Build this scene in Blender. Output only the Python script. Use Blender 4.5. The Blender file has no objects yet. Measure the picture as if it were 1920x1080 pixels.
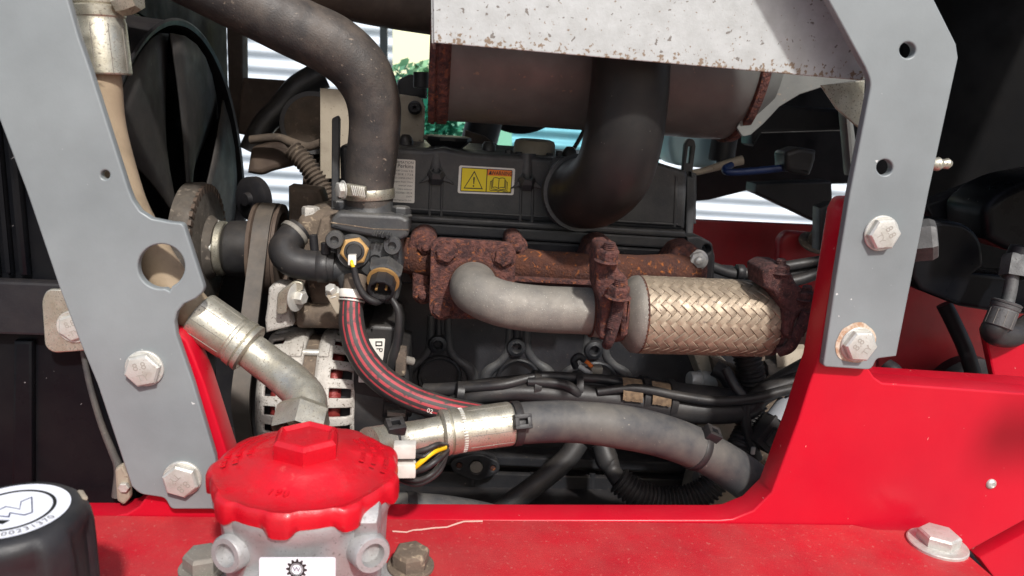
import bpy, bmesh, math, random
from mathutils import Vector, Matrix, Quaternion, noise
random.seed(7)
scn = bpy.context.scene
COL = scn.collection
rad = math.radians
pi = math.pi

# ------------------------------------------------------------------ camera
CZ = 1.45
YAW, PITCH, ROLL = rad(6.0), rad(14.0), rad(4.0)
F = 1397.0
CAM = Vector((0, 0, CZ))
f_ = Vector((math.sin(YAW)*math.cos(PITCH), math.cos(YAW)*math.cos(PITCH), -math.sin(PITCH)))
r0 = Vector((math.cos(YAW), -math.sin(YAW), 0))
u0 = r0.cross(f_).normalized()
r_ = (r0*math.cos(ROLL) + u0*math.sin(ROLL)).normalized()
u_ = r_.cross(f_).normalized()
cd = bpy.data.cameras.new('camera')
cam = bpy.data.objects.new('camera', cd); COL.objects.link(cam)
cam.matrix_world = Matrix(((r_.x, u_.x, -f_.x, CAM.x), (r_.y, u_.y, -f_.y, CAM.y), (r_.z, u_.z, -f_.z, CAM.z), (0, 0, 0, 1)))
cd.sensor_width = 36.0
cd.lens = 36.0*F/1920.0
cd.clip_start = 0.02; cd.clip_end = 200
cd.dof.use_dof = True; cd.dof.focus_distance = 0.93; cd.dof.aperture_fstop = 9.0
scn.camera = cam

# ------------------------------------------------------------------ world, sun, exposure
SUN_EL, SUN_AZ = rad(45), rad(15)      # behind the camera, to its right
w = bpy.data.worlds.new('World'); scn.world = w; w.use_nodes = True
nt = w.node_tree
sky = nt.nodes.new('ShaderNodeTexSky'); sky.sky_type = 'NISHITA'; sky.sun_disc = False
sky.sun_elevation = SUN_EL; sky.sun_rotation = pi - SUN_AZ
sky.dust_density = 3.0; sky.ozone_density = 1.0
nt.links.new(sky.outputs[0], nt.nodes['Background'].inputs[0])
nt.nodes['Background'].inputs[1].default_value = 0.12
sl = bpy.data.lights.new('sun', 'SUN'); sl.energy = 3.6; sl.angle = rad(3.0); sl.color = (1.0, 0.975, 0.935)
sun = bpy.data.objects.new('sun', sl); COL.objects.link(sun)
sdir = Vector((math.sin(SUN_AZ)*math.cos(SUN_EL), -math.cos(SUN_AZ)*math.cos(SUN_EL), math.sin(SUN_EL)))
sun.rotation_euler = sdir.to_track_quat('Z', 'Y').to_euler()
sun.location = (0.6, -2, 3.5)
vs = scn.view_settings
vs.view_transform = 'Standard'; vs.look = 'None'; vs.gamma = 1.0; vs.exposure = 0.28; vs.use_curve_mapping = False

# ------------------------------------------------------------------ pixel -> place helpers
def ray(x, y):
    return f_ + r_*((x-960)/F) - u_*((y-540)/F)
def P(x, y, Y):
    d = ray(x, y); return CAM + d*(Y/d.y)
def PZ(x, y, z):
    d = ray(x, y); return CAM + d*((z-CZ)/d.z)
def PX(x, y, X):
    d = ray(x, y); return CAM + d*(X/d.x)
def dep(p): return (p-CAM).dot(f_)
def R(px, p): return px*dep(p)/F

# ------------------------------------------------------------------ object helpers
def fin(me, sharp=35):
    me.shade_smooth()
    try: me.set_sharp_from_angle(angle=rad(sharp))
    except Exception: pass
    return me
def tag(o, label=None, cat=None, group=None, kind=None):
    if label: o['label'] = label
    if cat: o['category'] = cat
    if group: o['group'] = group
    if kind: o['kind'] = kind
    return o
def add(name, me, mt, parent=None, label=None, cat=None, group=None, kind=None, basis=None):
    o = bpy.data.objects.new(name, me); COL.objects.link(o)
    if mt is not None and me is not None:
        if len(me.materials) == 0: me.materials.append(mt)
    if parent is None:
        if basis is None and me is not None and len(me.vertices):
            xs = [v.co for v in me.vertices]
            c = Vector(((min(v.x for v in xs)+max(v.x for v in xs))/2, (min(v.y for v in xs)+max(v.y for v in xs))/2, min(v.z for v in xs)))
            me.transform(Matrix.Translation(-c)); o.location = c
        elif basis is not None: o.matrix_basis = basis
    else:
        o.parent = parent
        if parent.parent is None: o.matrix_parent_inverse = Matrix.Translation(-parent.location)
        if basis is not None: o.matrix_basis = basis
    return tag(o, label, cat, group, kind)
def root(name, loc, label, cat, group=None):
    o = bpy.data.objects.new(name, None); COL.objects.link(o); o.location = loc; o.empty_display_size = .02
    return tag(o, label, cat, group)
def frame(p, axis, spin=0.0):
    q = Vector(axis).normalized().to_track_quat('Z', 'Y')
    return Matrix.Translation(p) @ q.to_matrix().to_4x4() @ Matrix.Rotation(spin, 4, 'Z')

# ------------------------------------------------------------------ mesh helpers
def from_py(vs_, fs, sharp=35, uvs=None):
    me = bpy.data.meshes.new('m'); me.from_pydata([tuple(v) for v in vs_], [], fs)
    if uvs is not None:
        ul = me.uv_layers.new(name='UVMap')
        for l in me.loops: ul.data[l.index].uv = uvs[l.vertex_index]
    me.update(); return fin(me, sharp)
def spline(pts, rs, n=10):
    out, ro = [], []
    m = len(pts)
    for i in range(m-1):
        p0, p1, p2, p3 = pts[max(i-1, 0)], pts[i], pts[i+1], pts[min(i+2, m-1)]
        for k in range(n):
            t = k/n
            out.append(.5*((2*p1)+(p2-p0)*t+(2*p0-5*p1+4*p2-p3)*t*t+(3*p1-p0-3*p2+p3)*t**3))
            ro.append(rs[i]+(rs[i+1]-rs[i])*(t*t*(3-2*t)))
    out.append(pts[-1]); ro.append(rs[-1])
    return out, ro
def tube(pts, rs, seg=24, n=10, corr=None, twist=0.0, lump=0.0, smooth=True, caps=True):
    """tube along a spline; corr=(pitch, amp) makes rings; UV u = angle 0..1, v = metres"""
    if smooth: pts, rs = spline(pts, rs, n)
    L = [0.0]
    for i in range(1, len(pts)): L.append(L[-1]+(pts[i]-pts[i-1]).length)
    if corr:
        pitch, amp = corr; np_, nr = [], []
        k = max(8, int(L[-1]/pitch*6)); j = 0
        for a in range(k+1):
            s = L[-1]*a/k
            while j < len(L)-2 and L[j+1] < s: j += 1
            t = (s-L[j])/max(1e-9, L[j+1]-L[j])
            np_.append(pts[j].lerp(pts[j+1], t)); r = rs[j]+(rs[j+1]-rs[j])*t
            c = math.sin(2*pi*s/pitch); nr.append(r+amp*max(-1, min(1, 1.6*c)))
        pts, rs = np_, nr
        L = [0.0]
        for i in range(1, len(pts)): L.append(L[-1]+(pts[i]-pts[i-1]).length)
    V, Fc, UV = [], [], []
    t0 = (pts[1]-pts[0]).normalized()
    nrm = t0.orthogonal().normalized()
    # start the ring at the side turned away from the camera
    away = (pts[0]-CAM).normalized(); nn = away - t0*away.dot(t0)
    if nn.length > .05: nrm = nn.normalized()
    prev = t0
    for i, p in enumerate(pts):
        t = (pts[min(i+1, len(pts)-1)]-pts[max(i-1, 0)]).normalized()
        q = prev.rotation_difference(t); nrm = (q @ nrm); nrm = (nrm - t*nrm.dot(t)).normalized(); prev = t
        b = t.cross(nrm)
        for k in range(seg+1):
            a = 2*pi*k/seg + twist*L[i]
            d = nrm*math.cos(a)+b*math.sin(a)
            r = rs[i]
            if lump: r *= 1+lump*noise.noise((p+d*r)*22)
            V.append(p+d*r); UV.append((k/seg, L[i]))
    s1 = seg+1
    for i in range(len(pts)-1):
        for k in range(seg):
            Fc.append((i*s1+k, i*s1+k+1, (i+1)*s1+k+1, (i+1)*s1+k))
    if caps:
        Fc.append(tuple(range(seg-1, -1, -1))); o = (len(pts)-1)*s1; Fc.append(tuple(o+k for k in range(seg)))
    return from_py(V, Fc, 50, UV)
def tp(lst):
    pts = [P(a[0], a[1], a[2]) for a in lst]
    return pts, [R(a[3], p) for a, p in zip(lst, pts)]
def tubepx(lst, **k):
    p, r = tp(lst); return tube(p, r, **k)
def lathe(prof, c, axis, seg=40, sharp=35, lump=0.0, lobes=None, arc=2*pi):
    """prof = [(along, radius)], turned about axis through c"""
    M = frame(c, axis); V, Fc, UV = [], [], []
    full = abs(arc-2*pi) < 1e-6
    n = seg if full else seg+1
    for i, (z, r) in enumerate(prof):
        for k in range(n):
            a = arc*k/seg
            rr = r
            if lobes: rr = lobes(i, a, r)
            v = Vector((rr*math.cos(a), rr*math.sin(a), z))
            w_ = M @ v
            if lump: w_ += (w_-(M @ Vector((0, 0, z))))*lump*noise.noise(w_*35)
            V.append(w_); UV.append((k/seg, z))
    for i in range(len(prof)-1):
        for k in range(seg):
            a, b = i*n+k, i*n+(k+1) % n
            Fc.append((a, b, b+n, a+n))
    if prof[0][1] > 1e-6 and full: Fc.append(tuple(range(n-1, -1, -1)))
    if prof[-1][1] > 1e-6 and full: o = (len(prof)-1)*n; Fc.append(tuple(o+k for k in range(n)))
    return from_py(V, Fc, sharp, UV)
def cyl(p0, p1, r0_, r1_=None, seg=28, bev=.0):
    r1_ = r0_ if r1_ is None else r1_
    L = (p1-p0).length; b = bev or min(r0_, L)*.08
    return lathe([(0, r0_-b), (b, r0_), (L-b, r1_), (L, r1_-b)], p0, p1-p0, seg, 40)
def ringmesh(c, axis, r, wdt, th, seg=48):
    return lathe([(-wdt/2, r), (-wdt/2, r+th*.8), (-wdt/2+th*.25, r+th), (wdt/2-th*.25, r+th), (wdt/2, r+th*.8), (wdt/2, r)], c, axis, seg, 40)
def rounded(pts, rr=0, n=5):
    """round the corners of a 2-D polygon; rr radius or list of radii"""
    out = []; m = len(pts)
    for i in range(m):
        p = Vector(pts[i][:2]); a = Vector(pts[i-1][:2]); b = Vector(pts[(i+1) % m][:2])
        r = pts[i][2] if len(pts[i]) > 2 else rr
        if r <= 0: out.append(tuple(p)); continue
        da, db = (a-p), (b-p)
        t = min(r, da.length*.48, db.length*.48)
        A, B = p+da.normalized()*t, p+db.normalized()*t
        for k in range(n+1):
            s = k/n
            q = A*(1-s)**2+p*2*s*(1-s)+B*s*s
            out.append((q.x, q.y))
    return out
def fill2d(outlines, extrude, bevel=0.0, bres=1):
    cu = bpy.data.curves.new('c', 'CURVE'); cu.dimensions = '2D'; cu.fill_mode = 'BOTH'
    cu.extrude = max(extrude-bevel, 0); cu.bevel_depth = bevel; cu.offset = -bevel; cu.bevel_resolution = bres
    for ol in outlines:
        s = cu.splines.new('POLY'); s.points.add(len(ol)-1); s.use_cyclic_u = True
        for i, p in enumerate(ol): s.points[i].co = (p[0], p[1], 0, 1)
    ob = bpy.data.objects.new('c', cu)
    me = bpy.data.meshes.new_from_object(ob)
    bpy.data.objects.remove(ob); bpy.data.curves.remove(cu)
    return me
def plate(px, Y, th, bev=.0012, holes=(), rr=0, bres=1):
    """plate facing the camera side: front face at depth Y, th thick. px outline, holes (x, y, r) or outlines"""
    ol = [rounded(px, rr)]
    for h in holes:
        if isinstance(h[0], (int, float)):
            ol.append([(h[0]+h[2]*math.cos(2*pi*k/28), h[1]+h[2]*math.sin(2*pi*k/28)) for k in range(28)])
        else: ol.append(list(h))
    o3 = [[(P(x, y, Y).x, P(x, y, Y).z) for x, y in o] for o in ol]
    me = fill2d(o3, th/2, bev, bres)
    me.transform(Matrix(((1, 0, 0, 0), (0, 0, -1, Y+th/2), (0, 1, 0, 0), (0, 0, 0, 1))))
    return fin(me, 40)
def zplate(pxy, z, th, bev=.001, world=False, rr=0):
    """horizontal slab, top face at height z; pxy pixels on that plane (or world xy)"""
    o = pxy if world else [(PZ(x, y, z).x, PZ(x, y, z).y) for x, y in pxy]
    me = fill2d([rounded(o, rr)], th/2, bev)
    me.transform(Matrix.Translation((0, 0, z-th/2)))
    return fin(me, 40)
def rect(x0, y0, x1, y1, sl_=0.0):
    """pixel rectangle; sl_ = how far the right end drops"""
    return [(x0, y0), (x1, y0+sl_), (x1, y1+sl_), (x0, y1)]
def boxm(sx, sy, sz, bev=.001):
    bm = bmesh.new(); bmesh.ops.create_cube(bm, size=1)
    bmesh.ops.scale(bm, vec=(sx, sy, sz), verts=bm.verts)
    if bev: bmesh.ops.bevel(bm, geom=bm.edges[:], offset=bev, segments=2, profile=.6, affect='EDGES')
    me = bpy.data.meshes.new('b'); bm.to_mesh(me); bm.free(); return fin(me, 40)
def obox(c, ax, ay, az, s, bev=.001):
    """box at c with axis directions"""
    me = boxm(*s, bev)
    X, Y_, Z = [Vector(a).normalized() for a in (ax, ay, az)]
    me.transform(Matrix(((X.x, Y_.x, Z.x, c.x), (X.y, Y_.y, Z.y, c.y), (X.z, Y_.z, Z.z, c.z), (0, 0, 0, 1))))
    return me
def textm(s, size=1.0, ext=0.0, align='CENTER'):
    cu = bpy.data.curves.new('t', 'FONT'); cu.body = s; cu.size = size; cu.extrude = ext
    cu.align_x = align; cu.align_y = 'CENTER'; cu.resolution_u = 3
    ob = bpy.data.objects.new('t', cu); me = bpy.data.meshes.new_from_object(ob)
    bpy.data.objects.remove(ob); bpy.data.curves.remove(cu)
    return me
def join(meshes, sharp=40):
    bm = bmesh.new()
    for m in meshes: bm.from_mesh(m)
    me = bpy.data.meshes.new('j'); bm.to_mesh(me); bm.free()
    for m in meshes: bpy.data.meshes.remove(m)
    return fin(me, sharp)
def uvbasis(o, u, v, n=None):
    n = n or u.cross(v).normalized()
    return Matrix(((u.x, v.x, n.x, o.x), (u.y, v.y, n.y, o.y), (u.z, v.z, n.z, o.z), (0, 0, 0, 1)))

# ------------------------------------------------------------------ materials
MATS = {}
def mat(name, c, rough=.5, metal=0.0, c2=None, s2=30, t2=(.42, .66), c3=None, s3=220, t3=(.62, .68), m3=0.0, dust=0.0, dustc=(.36, .28, .20), bump=0.0, bs=260, rvar=.12, coat=0.0, spec=.5, sd=55, detail=6, bd=.002):
    m = bpy.data.materials.new(name); m.use_nodes = True; t = m.node_tree; N = t.nodes; Lk = t.links
    b = N['Principled BSDF']; MATS[name] = m
    tc = N.new('ShaderNodeTexCoord')
    oi = N.new('ShaderNodeObjectInfo')
    ad = N.new('ShaderNodeVectorMath'); ad.operation = 'ADD'
    sc_ = N.new('ShaderNodeVectorMath'); sc_.operation = 'SCALE'; sc_.inputs['Scale'].default_value = 3.0
    cx = N.new('ShaderNodeCombineXYZ'); 
    for k in range(3): Lk.new(oi.outputs['Random'], cx.inputs[k])
    Lk.new(cx.outputs[0], sc_.inputs[0]); Lk.new(tc.outputs['Object'], ad.inputs[0]); Lk.new(sc_.outputs[0], ad.inputs[1])
    co = ad.outputs[0]
    def nz(scale, det=detail, r=.6, dist=0.0):
        n = N.new('ShaderNodeTexNoise'); n.inputs['Scale'].default_value = scale; n.inputs['Detail'].default_value = det
        n.inputs['Roughness'].default_value = r; n.inputs['Distortion'].default_value = dist
        Lk.new(co, n.inputs['Vector']); return n.outputs['Fac']
    def rmp(src, a, b_):
        n = N.new('ShaderNodeMapRange'); n.inputs['From Min'].default_value = a; n.inputs['From Max'].default_value = b_
        Lk.new(src, n.inputs['Value']); return n.outputs['Result']
    def mix(fac, A, B):
        n = N.new('ShaderNodeMix'); n.data_type = 'RGBA'
        Lk.new(fac, n.inputs['Factor'])
        for s, k in ((A, 'A'), (B, 'B')):
            i = n.inputs[6] if k == 'A' else n.inputs[7]
            if isinstance(s, tuple): i.default_value = (*s, 1)
            else: Lk.new(s, i)
        return n.outputs[2]
    def mth(op, a, b_):
        n = N.new('ShaderNodeMath'); n.operation = op
        for i, s in enumerate((a, b_)):
            if isinstance(s, (int, float)): n.inputs[i].default_value = s
            else: Lk.new(s, n.inputs[i])
        return n.outputs[0]
    col = c
    rg = rmp(nz(s2*1.7, 4), .3, .7)
    rough_s = mth('ADD', mth('MULTIPLY', rg, rvar*2), max(0, rough-rvar))
    met_s = metal
    if c2: col = mix(rmp(nz(s2), *t2), col, c2)
    if c3:
        f3 = rmp(nz(s3, 3, .5, .4), *t3)
        col = mix(f3, col, c3)
        met_s = mth('ADD', mth('MULTIPLY', f3, m3-metal), metal)
        rough_s = mth('MAXIMUM', rough_s, mth('MULTIPLY', f3, .7))
    if dust > 0:
        g = N.new('ShaderNodeNewGeometry'); sp = N.new('ShaderNodeSeparateXYZ'); Lk.new(g.outputs['Normal'], sp.inputs[0])
        up = rmp(sp.outputs['Z'], -.5, .9)
        fd = mth('MULTIPLY', mth('MULTIPLY', up, rmp(nz(sd, 8, .7), .28, .72)), dust)
        col = mix(fd, col, dustc)
        rough_s = mth('MAXIMUM', rough_s, mth('MULTIPLY', fd, .95))
        met_s = mth('MULTIPLY', mth('SUBTRACT', 1.0, fd), met_s)
    if isinstance(col, tuple): b.inputs['Base Color'].default_value = (*col, 1)
    else: Lk.new(col, b.inputs['Base Color'])
    Lk.new(rough_s, b.inputs['Roughness'])
    if isinstance(met_s, (int, float)): b.inputs['Metallic'].default_value = met_s
    else: Lk.new(met_s, b.inputs['Metallic'])
    b.inputs['Coat Weight'].default_value = coat
    b.inputs['Specular IOR Level'].default_value = spec
    if bump:
        bp = N.new('ShaderNodeBump'); bp.inputs['Strength'].default_value = bump; bp.inputs['Distance'].default_value = bd
        Lk.new(nz(bs, 5, .65), bp.inputs['Height']); Lk.new(bp.outputs[0], b.inputs['Normal'])
    return m

m_grey = mat('grey_paint', (.222, .245, .253), .40, 0, (.165, .184, .192), 9, (.35, .70), c3=(.55, .56, .55), s3=95, t3=(.752, .762), bump=.07, bs=420, dust=.10, dustc=(.42, .40, .36), sd=18)
m_greyedge = mat('grey_edge', (.12, .125, .13), .5)
m_red = mat('red_paint', (.52, .0015, .016), .36, 0, (.44, .002, .016), 5, (.35, .7), (.62, .20, .18), 150, (.735, .76), bump=.05, bs=300, dust=.07, dustc=(.50, .16, .15), sd=14, spec=.32)
m_deck = mat('red_deck_paint', (.48, .003, .016), .45, 0, (.36, .012, .022), 14, (.40, .70), (.52, .17, .145), 230, (.62, .86), 0, .50, (.40, .085, .075), .16, 500, sd=13, spec=.32)
m_redcap = mat('red_cap_paint', (.52, .002, .012), .34, 0, (.38, .004, .012), 26, (.42, .72), (.50, .05, .05), 90, (.66, .80), 0, .08, (.60, .16, .15), .34, 120, coat=.1, sd=26, spec=.4)
m_redshade = mat('shaded_red_paint', (.40, .004, .012), .5, 0, (.28, .006, .012), 10, dust=.12)  # same red as the frame, darkened in colour to stand in for shade
m_blk = mat('black_paint', (.009, .009, .012), .5, 0, (.016, .016, .018), 14, bump=.08, bs=300, dust=.05, spec=.35)
m_blkgloss = mat('black_gloss_panel', (.004, .0045, .006), .34, 0, (.008, .008, .009), 10, c3=(.16, .15, .15), s3=110, t3=(.745, .755), spec=.12)
m_head = mat('engine_cover_black', (.026, .028, .033), .44, 0, (.042, .043, .046), 18, (.4, .7), (.16, .14, .11), 260, (.70, .78), bump=.18, bs=420, dust=.36, dustc=(.27, .25, .21), sd=40, spec=.45)
m_block = mat('engine_block_black', (.010, .0115, .015), .40, 0, (.020, .022, .026), 22, (.45, .7), (.10, .085, .07), 190, (.70, .76), bump=.25, bs=380, dust=.07, spec=.42)
m_rub = mat('black_rubber', (.013, .0135, .016), .46, 0, (.024, .024, .025), 20, c3=(.13, .115, .095), s3=210, t3=(.72, .78), bump=.14, bs=600, dust=.09, spec=.38)
m_rubd = mat('dusty_rubber', (.028, .026, .026), .55, 0, (.070, .058, .050), 30, (.44, .70), (.22, .18, .14), 190, (.68, .75), bump=.30, bs=500, dust=.40, dustc=(.20, .155, .12))
m_grub = mat('grey_rubber', (.036, .038, .042), .60, 0, (.085, .08, .072), 12, (.46, .62), (.20, .18, .15), 240, (.70, .76), bump=.22, bs=1300, dust=.30, dustc=(.24, .215, .18))
m_tan = mat('tan_dusty_hose', (.33, .25, .165), .85, 0, (.22, .165, .105), 30, (.42, .7), (.12, .09, .06), 46, (.66, .74), bump=.22, bs=900, dust=.3, dustc=(.42, .33, .23))
m_zinc = mat('zinc_plated_steel', (.55, .53, .45), .42, .85, (.44, .41, .32), 50, (.40, .66), (.17, .15, .12), 520, (.56, .68), .2, .16, (.40, .34, .26), .12, 700)
m_zincb = mat('zinc_bolt_steel', (.58, .575, .54), .42, .45, (.46, .44, .39), 60, (.45, .7), (.30, .25, .20), 330, (.66, .74), .3, .2, (.45, .38, .30), .22, 520)
m_alu = mat('cast_aluminium', (.50, .48, .445), .6, .2, (.39, .365, .33), 60, (.4, .7), (.13, .11, .09), 360, (.58, .68), .2, .28, (.34, .28, .21), .35, 620)
m_alub = mat('bright_cast_aluminium', (.40, .40, .405), .46, .4, (.31, .305, .30), 45, (.4, .7), (.20, .19, .18), 330, (.62, .72), .3, .12, (.5, .47, .43), .30, 700)
m_dirt = mat('dirt_caked_casting', (.135, .102, .076), .85, .1, (.07, .054, .044), 40, (.4, .65), (.33, .26, .18), 120, (.60, .72), 0, .35, (.30, .23, .16), .5, 300)
m_brown = mat('brown_dirty_plastic', (.060, .040, .030), .75, 0, (.10, .07, .05), 22, dust=.35, dustc=(.17, .12, .085), bump=.1, bs=300)
m_beige = mat('beige_painted_plate', (.36, .31, .24), .7, .1, (.26, .22, .17), 24, (.45, .7), (.14, .10, .07), 150, (.66, .74), 0, .2, bump=.12, bs=400)
m_rust = mat('flaky_rust', (.150, .058, .046), .84, .15, (.050, .022, .022), 130, (.40, .60), (.24, .075, .028), 210, (.58, .70), 0, .10, (.20, .10, .07), .95, 300, sd=90, bd=.0045)
m_rustd = mat('dark_rust', (.095, .042, .039), .88, .2, (.034, .018, .019), 160, (.40, .60), (.17, .075, .055), 320, (.58, .70), 0, .10, (.20, .10, .07), .9, 380, bd=.004)
m_rusto = mat('orange_rust', (.105, .035, .018), .88, .1, (.055, .022, .018), 60, (.36, .60), (.36, .105, .018), 120, (.58, .72), 0, .10, (.25, .11, .05), .95, 300, bd=.0045)
m_exh = mat('heat_greyed_steel', (.225, .21, .185), .66, .3, (.175, .165, .15), 46, (.42, .64), (.50, .48, .43), 620, (.66, .72), .6, .22, (.27, .225, .17), .28, 640)
m_shield = mat('spotted_galvanised_shield', (.44, .455, .455), .42, .15, (.36, .37, .365), 60, (.35, .7), (.17, .155, .14), 125, (.665, .682), .1, .0, bump=.12, bs=420, rvar=.10)
m_muf = mat('heat_browned_muffler', (.145, .152, .145), .50, .25, (.098, .104, .102), 16, (.35, .7), (.26, .20, .15), 130, (.68, .76), .2, .12, (.24, .18, .13), .10, 420)
m_white = mat('white_plastic', (.62, .60, .55), .5, 0, (.5, .47, .42), 60)
m_label = mat('label_white', (.78, .75, .69), .5, 0, (.70, .66, .60), 60, bump=.02)
m_labelb = mat('label_cool_white', (.78, .80, .86), .45, 0, (.70, .72, .78), 40)
m_yel = mat('label_yellow', (.86, .66, .01), .45)
m_org = mat('label_orange', (.86, .20, .01), .45)
m_ink = mat('print_black', (.012, .012, .012), .5)
m_inkg = mat('print_grey', (.10, .09, .085), .5)
m_inkb = mat('print_navy', (.03, .035, .09), .5)
m_yw = mat('yellow_wire', (.80, .50, .01), .45)
m_ow = mat('orange_wire', (.80, .17, .02), .45)
m_brass = mat('brass_sensor', (.56, .33, .12), .42, .55, (.45, .27, .10), 60, dust=.3, dustc=(.45, .34, .2))
m_cu = mat('red_enamel_wire', (.22, .032, .026), .42, .2, (.24, .03, .03), 90, bump=.3, bs=500)
m_tank = mat('pale_blue_tank_plastic', (.42, .62, .66), .45, 0, (.36, .56, .62), 12)
m_blue = mat('blue_hose_plastic', (.006, .022, .095), .5)
m_dull = mat('dull_grey_steel', (.115, .115, .115), .6, .4, (.08, .08, .08), 40, c3=(.05, .045, .04), s3=300, bump=.2, bs=500)
m_stain = mat('braid_steel', (.37, .30, .22), .54, .5, (.24, .19, .14), 55, (.38, .66), (.17, .13, .10), 260, (.58, .72), .2, .16, (.34, .27, .19), .12, 1500)
m_tape = mat('tan_cloth_tape', (.20, .135, .08), .9, 0, (.12, .08, .05), 120, (.45, .6), bump=.5, bs=700)
m_mark = mat('stamped_mark', (.40, .37, .33), .6, .4)
# ------------------------------------------------------------------ fasteners
def hexmesh(r, h, fl=0.0, flh=0.0, dimple=0.0):
    prof = []
    V, Fc = [], []
    def ringv(z, rr, n=6, off=0):
        s = len(V)
        for k in range(n): V.append((rr*math.cos(2*pi*k/n), rr*math.sin(2*pi*k/n), z))
        return list(range(s, s+n))
    z0 = flh
    rings = [ringv(z0, r*.985), ringv(z0+h*.08, r), ringv(z0+h*.80, r), ringv(z0+h*.97, r*.89), ringv(z0+h, r*.82)]
    for a, b in zip(rings[:-1], rings[1:]):
        for k in range(6): Fc.append((a[k], a[(k+1) % 6], b[(k+1) % 6], b[k]))
    if dimple:
        d = ringv(z0+h-dimple, r*.70); a = rings[-1]
        for k in range(6): Fc.append((a[k], a[(k+1) % 6], d[(k+1) % 6], d[k]))
        Fc.append(tuple(d))
    else: Fc.append(tuple(rings[-1]))
    me = from_py(V, Fc, 20)
    if fl: me = join([me, lathe([(0, fl*.96), (flh*.35, fl), (flh*.7, fl*.97), (flh*1.3, r*.95)], Vector((0, 0, 0)), (0, 0, 1), 32)], 25)
    return me
MARK = {}
def mark_mesh():
    if 'm' not in MARK:
        a = textm('8.8', .42, .0); a.transform(Matrix.Translation((0, .30, 0)) @ Matrix.Scale(1.5, 4))
        b = textm('TY', .38, .0); b.transform(Matrix.Translation((0, -.38, 0)) @ Matrix.Scale(1.4, 4))
        MARK['m'] = join([a, b]); MARK['m'].materials.append(m_mark)
    return MARK['m']
def bolt(parent, p, axis, r, h=None, m=None, washer=0.0, marks=False, spin=0.0, fl=0.0, name='bolt', label=None):
    h = h or r*.75; m = m or m_zincb
    B = frame(p, axis, spin)
    o = add(name, hexmesh(r, h, fl*r, r*.16 if fl else 0.0), m, parent, label, basis=B)
    off = r*.16 if fl else 0.0
    if washer:
        wm = lathe([(-.0005, r*.3), (-.0005, r*washer), (r*.12, r*washer), (r*.16, r*washer*.96), (r*.16, r*.3)], Vector((0, 0, 0)), (0, 0, 1), 36)
        wo = add('washer', wm, m, o)
    if marks:
        mk = bpy.data.objects.new('marking', mark_mesh()); COL.objects.link(mk); mk.parent = o
        mk.matrix_basis = Matrix.Translation((0, 0, h+off+.0003)) @ Matrix.Scale(r, 4)
    return o
def stud(L, r, pitch=.0016):
    prof = [(0, r*.9)]
    n = int(L/pitch)
    for i in range(n): prof += [(i*pitch+pitch*.25, r*.86), (i*pitch+pitch*.75, r)]
    prof.append((L, r*.75)); return prof
FWD = Vector((0, -1, 0))
def tocam(p): return (CAM-p).normalized()

# ------------------------------------------------------------------ setting: ground, fence behind, tinted glass
g = add('ground', from_py([(-14, -6, 0), (14, -6, 0), (14, 16, 0), (-14, 16, 0)], [(0, 1, 2, 3)]), mat('yard_concrete', (.34, .32, .29), .9, 0, (.26, .25, .23), 2.5, bump=.1, bs=60), kind='structure')
FY = 4.2
V, Fc = [], []
xs = [-4.6+.4*i for i in range(27)]
nz_ = int(2.75/.0125)
for j in range(nz_+1):
    z = .02+j*.0125
    d = .013*math.sin(2*pi*z/.078)
    for x in xs: V.append((x, FY+d, z))
for j in range(nz_):
    for i in range(len(xs)-1):
        a = j*len(xs)+i; Fc.append((a, a+1, a+1+len(xs), a+len(xs)))
fn = root('corrugated_fence', (0.6, FY, 0), 'pale corrugated metal fence glimpsed behind the engine', 'fence')
m_fence = mat('white_galvanised_sheet', (.50, .56, .63), .5, .1, (.44, .50, .56), 3, dust=.1)
add('sheet', from_py(V, Fc, 80), m_fence, fn)
for i in range(6):
    x = -4.4+i*2.0
    add('post', obox(Vector((x, FY+.06, 1.4)), (1, 0, 0), (0, 1, 0), (0, 0, 1), (.06, .06, 2.76), .004), m_fence, fn)
# pale board with a shrub in front, seen over the rocker cover
b0 = P(640, 300, 3.6); bt = P(640, -60, 3.6)
add('pale_board', plate([(736, -160), (960, -150), (960, 520), (736, 520)], 3.6, .03, .003), mat('pale_yellow_board', (.80, .80, .52), .7), label='pale yellow board glimpsed between the thick hose and the muffler', cat='board')
sh = root('green_shrub', P(785, 260, 3.3), 'blurred green shrub in front of the pale yellow board', 'shrub')
V, Fc = [], []
for i in range(1000):
    a = random.random(); c = P(740+130*random.random(), 128+150*random.random()**.8-16*math.sin(i), 3.3+random.uniform(-.15, .15))
    n = Vector((random.gauss(0, 1), random.gauss(0, 1), random.gauss(0, 1))).normalized(); t = n.orthogonal().normalized(); bb = n.cross(t)
    s = random.uniform(.014, .034); k = len(V)
    V += [c-t*s, c+bb*s*.5, c+t*s, c-bb*s*.5]; Fc.append((k, k+1, k+2, k+3))
o = add('foliage', from_py(V, Fc), mat('shrub_leaf', (.05, .20, .11), .6, 0, (.22, .42, .22), 9), sh); o['kind'] = 'stuff'
for k in range(3):
    p = P(760+25*k, 300, 3.3); add('stem', tube([Vector((p.x, 3.3, .9)), p, p+Vector((.02*(k-1), 0, .25))], [.012, .01, .004], 8, 4), m_dirt, sh)
m_glass = bpy.data.materials.new('tinted_glass'); m_glass.use_nodes = True
t = m_glass.node_tree; t.nodes.clear()
oN = t.nodes.new('ShaderNodeOutputMaterial'); mx = t.nodes.new('ShaderNodeMixShader'); tr = t.nodes.new('ShaderNodeBsdfTransparent'); gl = t.nodes.new('ShaderNodeBsdfGlossy')
tr.inputs[0].default_value = (.52, .80, .84, 1); gl.inputs['Roughness'].default_value = .03; fr = t.nodes.new('ShaderNodeFresnel'); fr.inputs[0].default_value = 1.45
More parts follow.
